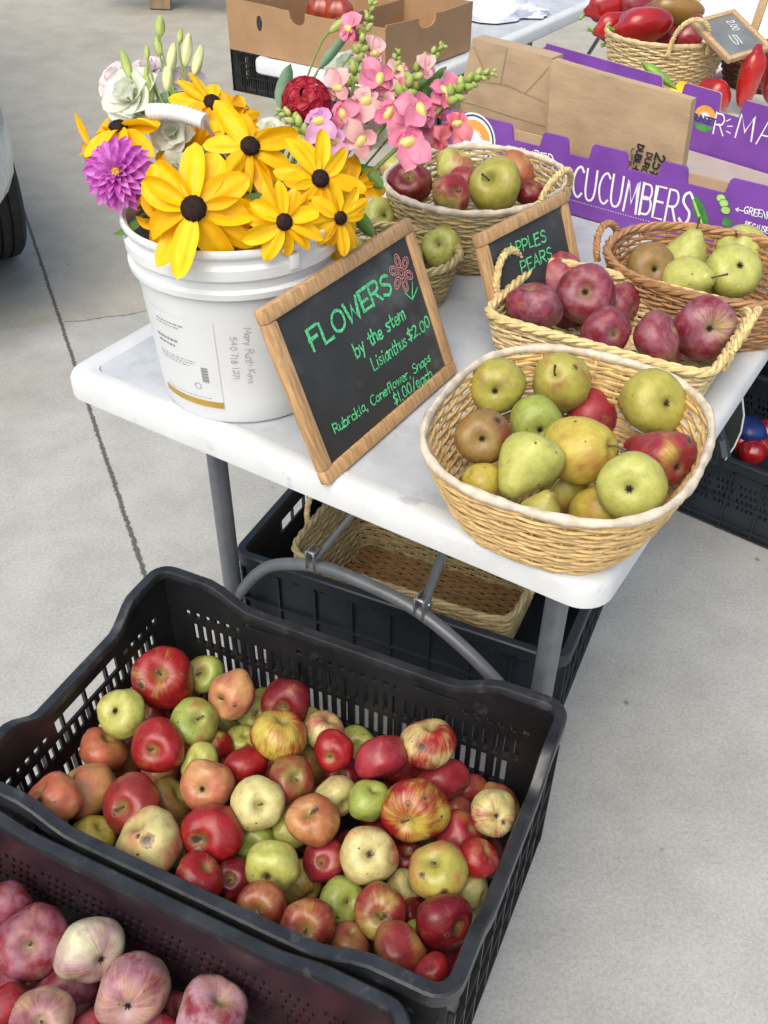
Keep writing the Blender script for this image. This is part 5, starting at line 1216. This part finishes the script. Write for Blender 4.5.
g=G(); q=M.inverted()@PC; g.tube(bez([Vector((0,0,-R*.6)),Vector((0,0,-.06)),q*.6,q],8),.0026,6); mk('stem',g,MAT['stem'],t)
# snapdragons
def floret(t,M,R,mat,seed):
    r_=random.Random(seed); g=G()
    for a,w,el in((.55,1.0,.55),(-.55,1.0,.55),(PI-.75,.75,.15),(PI,.8,.0),(PI+.75,.75,.15)):
        up=abs(a)<1
        petal(g,R*(1.05 if up else .85),R*w,Matrix.Translation((0,0,R*.25))@Matrix.Rotation(a,4,'Z')@Matrix.Rotation(-el+r_.uniform(-.25,.25),4,'Y'),.45,.2,.70,8,8,0,.10,seed*7+int(a*10),.5)
    f=[(R*.16,-R*1.0),(R*.30,-R*.75),(R*.34,-R*.2),(R*.42,R*.12),(R*.55,R*.30)]; g.lathe(f,12); o=mk('floret',g,MAT[mat],t,smooth='all'); o.matrix_basis=M
    if R<.0175: return
    g=G(); g.lathe([(.0003,R*.50),(R*.2,R*.46),(R*.33,R*.33),(R*.36,R*.15)],12,Matrix.Translation((-R*.12,0,0))@Matrix.Diagonal((.7,1.15,1,1))); h=mk('throat',g,MAT['throat'],o,smooth='all')
def snap(label,tip,base,d0,d1,fl,nb,seed,bsz=7):
    Pt=atd(*tip,d0); Pb=atd(*base,d1); M=Matrix.Translation(Pb); Mi=M.inverted(); t=thing('pink_snapdragon',label,'flower',M,'snapdragon spikes in the pail'); r_=random.Random(seed)
    A=Vector((0,0,0)); B=Pt-Pb; mid=B*.5+Vector((0,0,.01)); q=Mi@PC
    ax=bez([A,B*.3+Vector((.0,0,.012)),B*.7+Vector((0,0,.014)),B],20); low=bez([q,q*.6+Vector((0,0,.02)),-B*.25,A],8)
    g=G(); g.tube(low+ax[1:],[.0026]*len(low)+[.0024-.0016*k/20 for k in range(20)],7); mk('stem',g,MAT['stem'],t)
    g=G(); s0=bsz*d0/FPX
    for k in range(nb):
        f=.12+.88*k/(nb-1); i=min(19,int(f*20)); p=ax[i].lerp(ax[min(20,i+1)],f*20-i); tn=(ax[min(20,i+1)]-ax[i]).normalized()
        s=s0*(1.25-.85*f); o=tn.orthogonal().normalized(); o=Matrix.Rotation(k*2.4,3,tn)@o; di=(o*(1.0-.45*f)+tn*.75).normalized(); Mb=basis(di,0,p+o*.0015)
        g.lathe([(.0004,-.0),(s*.42,s*.25),(s*.55,s*.7),(s*.42,s*1.15),(s*.18,s*1.45),(.0003,s*1.55)],8,Mb)
    mk('buds',g,MAT['bud'],t,smooth='all')
    fl=list(fl)
    for k in range(len(fl)//2+1):      # more florets round the lower half of the spike
        f=r_.uniform(-.12,.42); b_=ax[max(0,int(f*20))] if f>0 else A-B*(-f); q_=M@(b_+(CR*r_.uniform(-1,1)-CU*r_.uniform(-1,1))*.020+FWD*r_.uniform(-.004,.02)); dd=depth(q_); xx=384+FPX*(q_-CPOS).dot(CR)/dd; yy=512-FPX*(q_-CPOS).dot(CU)/dd
        fl.append((xx,yy,dd,r_.uniform(9,13),r_.uniform(-.7,.7),r_.uniform(-.5,.6),r_.choice([fl[0][6],fl[-1][6],'p_palepink' if 'p_lilac' not in fl[0] else 'p_lilac'])))
    for k,(x,y,d,rp,nx,ny,m) in enumerate(fl):
        P=Mi@atd(x,y,d); floret(t,basis(camdir(nx,ny),r_.uniform(0,6),P),rp*d/FPX,m,seed*10+k)
snap('tallest pink snapdragon spike, its green tip at the top edge of the photo',(376,-8),(349,108),1.17,1.16,[(351,30,1.16,15,-.4,-.2,'p_pink'),(373,54,1.17,15,.5,-.1,'p_palepink'),(376,80,1.14,20,.3,.1,'p_pink'),(340,88,1.14,17,-.4,.1,'p_palepink'),(346,115,1.12,18,-.2,.25,'p_pink'),(366,106,1.13,21,.1,.1,'p_palepink')],30,1)
snap('pink snapdragon spike with a fat green tip leaning right, second tallest',(444,45),(392,116),1.17,1.13,[(390,116,1.11,19,.1,.2,'p_pink'),(416,114,1.10,24,.35,-.05,'p_pink'),(360,140,1.11,20,-.1,.35,'p_palepink')],26,2,8)
snap('pink snapdragon leaning farthest right over the deep straw basket',(494,73),(438,112),1.12,1.12,[(443,94,1.12,20,.5,-.2,'p_pink'),(455,126,1.11,17,.5,.3,'p_coral'),(407,147,1.09,24,.2,.15,'p_pink'),(440,138,1.12,14,.5,.4,'p_coral')],26,3,8)
snap('lilac pink snapdragon with a pale green tip right of the red sweet william',(279,112),(312,150),1.12,1.10,[(319,125,1.09,19,.1,.1,'p_lilac'),(333,144,1.10,17,.2,.3,'p_lilac')],18,4,8)
snap('pale pink snapdragon at the back between the tallest spikes',(398,52),(388,110),1.2,1.18,[(398,72,1.19,14,.3,-.3,'p_palepink'),(385,92,1.18,14,.1,-.1,'p_palepink'),(405,92,1.18,13,.5,0,'p_coral')],16,5)
# loose foliage
def leafy(label,x,y,d,L,w,dx,dy,mat,seed,n=1):
    P=atd(x,y,d); ax=(CR*dx-CU*dy).normalized(); side=ax.cross(-FWD).normalized(); M=Matrix.Identity(4)
    for i in range(3): M[i][0]=ax[i]; M[i][1]=side[i]; M[i][2]=-FWD[i]*1.0
    z=Vector((M[0][0],M[1][0],M[2][0])).cross(Vector((M[0][1],M[1][1],M[2][1])))
    for i in range(3): M[i][2]=z[i]
    M.translation=P; l=L*d/FPX; t=thing('leaf_stem',label,'leaf',M,'leaves in the pail'); g=G()
    petal(g,l,w*d/FPX,Matrix.Rotation(.5,4,'X'),.18,.25,.4,6,10,0,.02,seed,.1); mk('blade',g,MAT[mat],t,smooth='all')
    g=G(); q=M.inverted()@PC; g.tube(bez([Vector((0,0,0)),Vector((-l*.4,0,0)),q*.6,q],8),.0014,6); mk('stem',g,MAT['stem'],t)
for k,a in enumerate((('broad blue green leaf standing behind the red sweet william',281,112,1.17,46,17,.15,-1,'leaf_blue'),('narrow blue green leaf right of the red sweet william tip',318,70,1.18,45,10,.8,-1,'leaf_blue'),('dark green leaf under the white lisianthus',155,110,1.17,34,18,.7,-.5,'leaf_blue'),
 ('green leaf lying over the pail rim at the left',142,214,1.08,34,14,-.5,.5,'leaf'),('green leaf between the big coneflower and the dahlia',152,170,1.14,36,15,.3,.8,'leaf'),('green leaf behind the upper coneflowers',225,130,1.17,44,18,.4,.5,'leaf'),('green leaf at the right of the pail rim',345,205,1.14,44,16,.7,.7,'leaf'),('green leaf behind the snapdragon florets',395,95,1.19,45,14,.8,-.3,'leaf'),('green leaf low among the snapdragons',352,165,1.13,40,16,.6,.4,'leaf'),('curly green leaf at the base of the right snapdragon',420,100,1.16,40,10,.5,-.7,'leaf'))):
    leafy(*a,k)
g=G(); r_=random.Random(12)
for k in range(160):
    a=r_.uniform(0,6.28); rr=.103*r_.random()**.4; p=Vector((rr*math.cos(a),rr*math.sin(a),r_.uniform(.16,.222)))
    petal(g,r_.uniform(.018,.026),r_.uniform(.010,.016),basis(Vector((r_.uniform(-.5,.5),r_.uniform(-.5,.5),1)),a+r_.uniform(-1,1),p)@Matrix.Rotation(-.2,4,'Y'),.2,.2,.4,2,4,0,0,k+900,.15)
for k in range(150):
    a=r_.uniform(0,6.28); rr=.088*math.sqrt(r_.random()); z=r_.uniform(.16,.262); p=Vector((rr*math.cos(a),rr*math.sin(a),z))
    petal(g,r_.uniform(.03,.045),r_.uniform(.01,.02),basis(Vector((r_.uniform(-.6,.6),r_.uniform(-.6,.6),1)),a,p)@Matrix.Rotation(-.5,4,'Y'),.2,.2,.4,2,4,0,0,k,.15)
tag(mk('pail_foliage',g,MAT['leaf'],None,MP,'all'),'dense green leaves and stems filling the pail between the blooms','foliage',kind='stuff')
# ================================================================== PEPPERS AND OTHER PRODUCE
def pepper(label,P,R,L,axis,mat,group,seed,lobes=3,stem=True,taper=.55,name='bell_pepper'):
    M=basis(axis,seed,P); o=None; g=G(); n=18; prof=[]
    for k in range(n+1):
        t=.5-.5*math.cos(PI*k/n); r=(1-(1-taper)*t**1.3)*math.sqrt(max(0,1-abs(2*t-1)**2.8))
        prof.append((max(.0004,R*r),-L*(t-.04*(1 if t>.02 else 3.5))))
    g.lathe(prof,36,None,lambda v,a,i:Vector((v.x*(1+.075*math.cos(lobes*a+seed)+.06*mnoise.noise(Vector((v.x*20,v.y*20,v.z*20+seed)))),v.y*(1+.075*math.cos(lobes*a+seed)),v.z+R*.12*math.cos(lobes*a+seed)*min(1,math.hypot(v.x,v.y)/R)**2)))
    o=mk(name,g,MAT[mat],None,M,'all'); tag(o,label,'pepper',group)
    if stem:
        g=G(); g.tube([(0,0,-R*.12),(0,0,R*.1),(R*.1,0,R*.45),(R*.3,0,R*.75)],[R*.16,R*.10,R*.09,R*.13],8); g.lathe([(.001,0),(R*.25,-.001),(R*.42,-R*.06),(R*.45,-R*.12)],10); mk('stalk',g,MAT['pepper_green'],o)
    return o
pg='peppers in the round wicker basket'
for k,(x,y,z,rp,Lp,dx,dy,dz,m,lab) in enumerate((
 (641,20,.885,24,52,-1,.3,.1,'pepper','big red pepper across the front of the basket with its green stalk at the left'),(612,18,.875,17,40,-.6,.4,.2,'pepper','red pepper at the left rim of the round basket'),
 (690,32,.865,16,34,-.5,.9,-.1,'pepper_dark','dark red pepper under the basket handle showing a green stalk'),(672,6,.90,20,50,-1,-.05,.0,'pepper_brown','long olive brown pepper lying on top of the red ones'),
 (606,2,.885,17,42,-1,.3,.0,'pepper','red pepper with a long green stalk over the left edge of the basket'),(640,-4,.90,22,46,-.6,-.4,.3,'pepper_dark','dark red pepper at the back of the round basket'),
 (630,30,.85,20,44,-.8,.3,-.2,'pepper','red pepper low behind the front rim of the round basket'),(664,28,.855,20,44,-.3,.3,.2,'pepper_dark','dark red pepper in the middle under the olive brown one'))):
    P=atz(x,y+4,z-.015); d=depth(P); rp*=.9; pepper(lab,P+(CR*dx-CU*dy).normalized()*(-Lp*d/FPX*-.4),rp*d/FPX,Lp*d/FPX*1.1,(CR*dx-CU*dy+Vector((0,0,dz))).normalized(),m,pg,k+1)
P=TW(.33,1.66,.745); pepper('squat red bell pepper on the white cloth behind the purple box',atz(706,84,.80),.042,.075,Vector((-.5,.2,.75)),'pepper','peppers on the white cloth',11,3,False,.85)
pepper('upright red pepper at the right edge of the photo, left one of the pair',atz(757,52,.87),.030,.12,Vector((.1,.1,1)),'pepper','peppers on the white cloth',12,3,False,.6)
pepper('upright red pepper at the right edge of the photo, right one of the pair',atz(777,48,.87),.034,.12,Vector((-.1,.1,1)),'pepper','peppers on the white cloth',13,3,False,.6)
pepper('brownish red pepper in the dark bowl under the small chalkboard',atz(752,54,.80),.034,.07,Vector((.6,.3,.5)),'pepper_dark','peppers in the dark bowl',14,3,False,.8); pepper('shaded red pepper at the left inside the dark bowl',atz(738,58,.79),.030,.07,Vector((-.6,.3,.5)),'pepper_dark','peppers in the dark bowl',15,3,False,.8)
pepper('long green pepper poking over the back edge of the purple box',atz(646,66,.87),.013,.085,(-CR+CU*.75).normalized(),'pepper_green','peppers behind the purple box',16,3,False,.25)
pepper('yellow pepper behind the back edge of the purple box',atz(682,86,.80),.035,.07,Vector((0,.1,1)),'pepper_yellow','peppers behind the purple box',17,4,False,.8)
for k,(x,y,lab) in enumerate(((704,149,'small'),(746,184,'round'))): 
    if k==1: pepper('red pepper lying inside the purple box at the right',atz(746,190,.78),.034,.06,Vector((.3,.2,1)),'pepper','peppers in the purple box',18,3,False,.85)
# cloth under the far produce
g=G(); g.grid(lambda u,v:(.02+.73*u,1.50+.92*v,.7385+.0015*mnoise.noise(Vector((u*9,v*9,0)))),30,36); g.grid(lambda u,v:(.752+.004*math.sin(v*30),1.50+.92*v,.7385-.17*u+.0),6,36)
tag(mk('white_tablecloth',g,MAT['cloth'],None,MT.copy()),'white cloth spread under the far baskets of peppers','tablecloth')
g=G(); g.grid(lambda u,v:(.27+.10*u,1.86+.55*v,.7415+.002*mnoise.noise(Vector((u*5,v*9,3)))),8,20); tag(mk('pink_cloth',g,MAT['pinkcloth'],None,MT.copy()),'narrow pink cloth strip beside the round pepper basket','cloth')
M=basis((CPOS-TW(.2,2.25,.9)).normalized()*1.0+Vector((0,0,.2)),0,atz(752,10,.86)); g=G(); g.grid(lambda u,v:((u-.5)*.26,(v-.5)*.22,.006*math.sin(u*3)+.004*mnoise.noise(Vector((u*4,v*4,7)))),12,12); g.grid(lambda u,v:((u-.5)*.26,(v-.5)*.22,-.002+.006*math.sin(u*3)+.004*mnoise.noise(Vector((u*4,v*4,7)))),12,12); tag(mk('paper_sheet',g,MAT['label'],None,M),'sheet of white paper propped behind the dark bowl','paper sheet')
# produce in the low crate by the table
for k,(x,y,m,lab) in enumerate(((742,441,'pepper','red tomato wrapped in film, left in the low charcoal crate'),(758,446,'pepper','red tomato at the front of the low charcoal crate'),(766,432,'pepper','glossy red tomato at the right edge in the low charcoal crate'),(752,452,'pepper','red tomato lowest in the low charcoal crate'))):
    P=atz(x,y,.10); g=G(); R=.034; g.lathe([(.001,R*.75),(R*.15,R*.8),(R*.5,R*.8),(R*.9,R*.4),(R,0),(R*.85,-R*.5),(R*.45,-R*.8),(.001,-R*.82)],20,None,lambda v,a,i:v*(1+.03*math.cos(5*a))); tag(mk('tomato',g,MAT[m],None,Matrix.Translation(P),'all'),lab,'tomato','tomatoes in the low charcoal crate')
MAT['blue']=pm('blue_film',(.015,.03,.16),.35,.2,20); P=atz(751,430,.13); g=G(); g.lathe([(.001,.022),(.03,.02),(.042,.0),(.03,-.02),(.001,-.022)],16,None,lambda v,a,i:v*(1+.25*mnoise.noise(v*40))); tag(mk('blue_bag',g,MAT['blue'],None,Matrix.Translation(P),'all'),'small crumpled blue bag among the red tomatoes in the low charcoal crate','bag')
# dark scoop with a pale rim leaning in the low crate
MSC=MT@Matrix.Translation((.64,1.2,.2)); t=thing('plastic_scoop','dark plastic scoop with a pale curved edge leaning in the low charcoal crate','scoop',MSC)
a=[MSC.inverted()@atd(*q) for q in((742,395,1.81),(744,415,1.81),(741,432,1.82),(734,447,1.83),(725,460,1.84))]; b=[MSC.inverted()@atd(*q) for q in((733,388,1.86),(728,405,1.87),(722,422,1.88),(715,440,1.88),(708,455,1.88))]
g=G(); n=len(a); g.grid(lambda u,v:(lambda k,f:(a[k].lerp(a[min(n-1,k+1)],f)).lerp(b[k].lerp(b[min(n-1,k+1)],f),u)+Vector((0,0,-.02*math.sin(PI*u))))(min(n-2,int(v*(n-1))),v*(n-1)-min(n-2,int(v*(n-1)))),6,16); mk('scoop_bowl',g,MAT['dark_metal'],t,smooth='all')
g=G(); g.tube(a,[.0018]*n,6); mk('scoop_edge',g,MAT['label'],t)
a=[MSC.inverted()@atd(*q) for q in((716,418,1.82),(721,440,1.83),(724,458,1.83))]; g=G(); 
w=.016
for i in range(2): g.tube([a[i],a[i+1]],.014,8,flat=1.0)
mk('scoop_handle',g,MAT['crate_blue'],t)
# ================================================================== FAR TABLE GOODS
def MFt(a,b,z=.7385,yaw=0): return MT@Matrix.Translation((a,b,z))@Matrix.Rotation(yaw,4,'Z')
# cardboard tray with scalloped walls
q=[MT.inverted()@atz(x,y,.7385) for x,y in((233,36),(385,82),(457,42))]
w=(q[1]-q[0]).length-.10; yaw=-.06; dpt=(q[2]-q[1]).length*.86; MB=MT@Matrix.Translation(q[1])@Matrix.Rotation(yaw,4,'Z')@Matrix.Translation((-w,0,0))
t=thing('cardboard_box','open brown cardboard tray with scalloped edges and a hand hole on the farther table','box',MB); hb=.125
def scallop(w,h,c0,c1,dn): 
    P=[(0,h),(c0-.05,h-.004),(c0-.03,h-.006)]
    for k in range(9): a=PI*k/8; P.append((c0+(c1-c0)*(.5-.5*math.cos(a)),h-dn*math.sin(a)**.6-.006))
    return P+[(c1+.03,h-.008),(w,h-.006)]
def pan(name,M,top,w,hole=None):
    g=G(); g.prism([(0,0),(w,0)]+top[::-1],-.004,0); o=mk(name,g,MAT['card_brown'],t); o.matrix_basis=MB.inverted()@M; 
    if hole:
        g=G(); g.prism(ell(hole[0],hole[1],.009,.018,0,18),-.0015,.0012); mk('hand_hole',g,MAT['dark_metal'],o)
def vframe(M,p,ang):
    m=Matrix.Rotation(ang,4,'Z')@Matrix.Rotation(PI/2,4,'X'); m.translation=Vector(p); return M@m
pan('side_panel',vframe(MB,(0,0,0),0),scallop(w,hb,w*.42,w*.52,.03),w,(w*.22,hb*.62)); pan('side_panel',vframe(MB,(0,dpt,0),0),scallop(w,hb,w*.42,w*.55,.03),w)
pan('side_panel',vframe(MB,(w,.004,0),PI/2),scallop(dpt-.005,hb,dpt*.35,dpt*.55,.028),dpt-.005); pan('side_panel',vframe(MB,(0,.004,0),PI/2),scallop(dpt-.005,hb,dpt*.35,dpt*.55,.028),dpt-.005)
g=G(); g.box(.005,w-.005,.005,dpt-.005,.001,.004); mk('floor_panel',g,MAT['card_in'],t)
g=G(); g.box(w*.58,w*.585,.006,dpt-.006,.005,hb*.8); mk('divider',g,MAT['card_in'],t)
for k,(x,y,lab) in enumerate(((322,12,'brick red heirloom tomato at the left inside the cardboard tray'),(338,14,'brick red heirloom tomato at the right inside the cardboard tray'))):
    P=atz(x,y,.81); R=.042; g=G(); g.lathe([(.001,R*.95),(R*.2,R*1.0),(R*.55,R*.95),(R*.88,R*.5),(R,0),(R*.85,-R*.6),(R*.45,-R*.95),(.001,-R*.98)],30,None,lambda v,a,i:Vector((v.x*(1+.07*math.cos(6*a)),v.y*(1+.07*math.cos(6*a)),v.z))); o=mk('tomato',g,MAT['tomato'],None,Matrix.Translation(P),'all'); tag(o,lab,'tomato','heirloom tomatoes in the cardboard tray')
    g=G()
    for j in range(5): petal(g,R*.35,R*.12,Matrix.Translation((0,0,R*.97))@Matrix.Rotation(j*1.256,4,'Z'),.1,.1,.4,2,4)
    mk('calyx',g,MAT['leaf'],o)
def crumple(label,P,sx,sy,sz,seed,cat='plastic bag'):
    g=G(); off=Vector((seed*5.3,seed*2.7,0))
    def fn(u,v):
        a=2*PI*u; b=PI*.5*v; q=Vector((math.cos(a)*math.cos(b),math.sin(a)*math.cos(b),math.sin(b))); k=1+.30*mnoise.noise(q*2.2+off)+.16*abs(mnoise.noise(q*6+off))+.06*mnoise.noise(q*14+off)
        return (q.x*sx*k,q.y*sy*k,max(0,q.z*sz*k))
    g.grid(fn,40,14,None,True); tag(mk('plastic_bag',g,MAT['plasticbag'],None,Matrix.Translation(P),True),label,cat,'plastic bags on the farther table')
crumple('bluish white plastic bag beside the cardboard tray',atz(485,14,.74),.13,.10,.07,1); crumple('flat white plastic bag near the edge of the farther table',atz(522,14,.74),.08,.06,.025,2); crumple('bluish plastic bag at the top of the photo behind the cardboard tray',atz(462,-6,.74),.12,.1,.08,3); crumple('dark shadowed white plastic bag at the back of the farther table',atz(530,-8,.74),.1,.08,.06,4)
# weathered picnic table beyond
MPt=Matrix.Translation((-1.10,7.38,0))@Matrix.Rotation(-.15,4,'Z'); t=thing('picnic_table','weathered wooden picnic table far behind, only its leg ends in view','picnic table',MPt)
for x in(-.32,.52):
    for s in(-1,1):
        g=G(); g.rbox(-.07,.07,-.02,.02,0,.86,.004,2,Matrix.Translation((x,-.55*s if s>0 else .55,0))@Matrix.Rotation(-.45*s,4,'X')); mk('leg',g,MAT['old_wood'],t)
g=G()
for k in range(5): g.rbox(-.75,.95,-.36+k*.145,-.225+k*.145,.72,.757,.004,2)
mk('tabletop',g,MAT['old_wood'],t)
for s in(-1,1):
    g=G()
    for k in range(2): g.rbox(-.75,.95,s*.62-.14+k*.142,s*.62-.003+k*.142,.42,.457,.004,2)
    mk('bench_seat',g,MAT['old_wood'],t)
# ================================================================== PARKED CAR
MCAR=Matrix.Translation((-1.638,2.03,0))@Matrix.Rotation(.6,4,'Z'); t=thing('parked_car','silver white car at the left edge, its front corner and one tyre in view','car',MCAR)
S=[(0,.66,.34,.62),(.05,.78,.28,.74),(.16,.85,.25,.83),(.4,.885,.23,.90),(.9,.90,.22,.96),(1.5,.90,.22,1.0),(2.6,.90,.22,1.02),(3.5,.895,.23,1.0),(4.1,.86,.27,.96),(4.35,.74,.34,.86)]
g=G(); n=40
vs=[]
for (y,hw,z0,z1) in S:
    for k in range(n):
        a=2*PI*k/n; c,s=math.cos(a),math.sin(a); ex=3.2
        vs.append((hw*math.copysign(abs(c)**(2/ex),c)*(1-.05*max(0,-s)),y,(z0+z1)/2+(z1-z0)/2*math.copysign(abs(s)**(2/ex),s)))
fs=[(i*n+k,i*n+(k+1)%n,(i+1)*n+(k+1)%n,(i+1)*n+k) for i in range(len(S)-1) for k in range(n)]+[tuple(range(n)),tuple((len(S)-1)*n+k for k in range(n))[::-1]]
g.add(vs,fs); bd=mk('car_body',g,MAT['car'],t,smooth='all')
g=G(); n2=28; S2=[(1.05,.72,.95,1.0),(1.6,.68,.95,1.38),(2.2,.66,.95,1.47),(3.1,.66,.95,1.45),(3.75,.68,.95,1.05)]; vs=[]
for (y,hw,z0,z1) in S2:
    for k in range(n2):
        a=2*PI*k/n2; c,s=math.cos(a),math.sin(a); vs.append((hw*math.copysign(abs(c)**.6,c)*(1-.12*max(0,s)),y,(z0+z1)/2+(z1-z0)/2*math.copysign(abs(s)**.6,s)))
g.add(vs,[(i*n2+k,i*n2+(k+1)%n2,(i+1)*n2+(k+1)%n2,(i+1)*n2+k) for i in range(len(S2)-1) for k in range(n2)]+[tuple(range(n2)),tuple((len(S2)-1)*n2+k for k in range(n2))[::-1]]); mk('window_band',g,MAT['glass'],t,smooth='all')
g=G(); g.rbox(-.60,.60,1.75,3.2,1.44,1.475,.012,2); mk('roof',g,MAT['car'],t)
for s in(-1,1):
    g=G(); g.rbox(s*.62-.16,s*.62+.16,.02,.16,.60,.72,.03,3); mk('headlight',g,MAT['lampglass'],t)
    for y in(.72,3.45):
        Mw=Matrix.Translation((s*.80,y,.315))@Matrix.Rotation(PI/2,4,'Y'); g=G()
        pr_=[(.20,-.095),(.27,-.108),(.298,-.104),(.312,-.09)]
        for z in(-.055,-.02,.02,.055): pr_+=[(.315,z-.012),(.315,z-.005),(.306,z-.004),(.306,z+.004),(.315,z+.005)]
        pr_+=[(.312,.09),(.298,.104),(.27,.108),(.20,.095)]
        g.lathe(pr_,72); wt=mk('tyre',g,MAT['tyre'],t); wt.matrix_basis=Mw
        g=G(); g.lathe([(.02,.06*s),(.08,.07*s),(.16,.05*s),(.20,.085*s),(.205,.09*s)],36)
        for k in range(5): g.rbox(.03,.19,-.02,.02,.05*s-.01,.05*s+.02,.006,2,Matrix.Rotation(k*1.2566,4,'Z'))
        mk('wheel_rim',g,MAT['alloy'],wt)
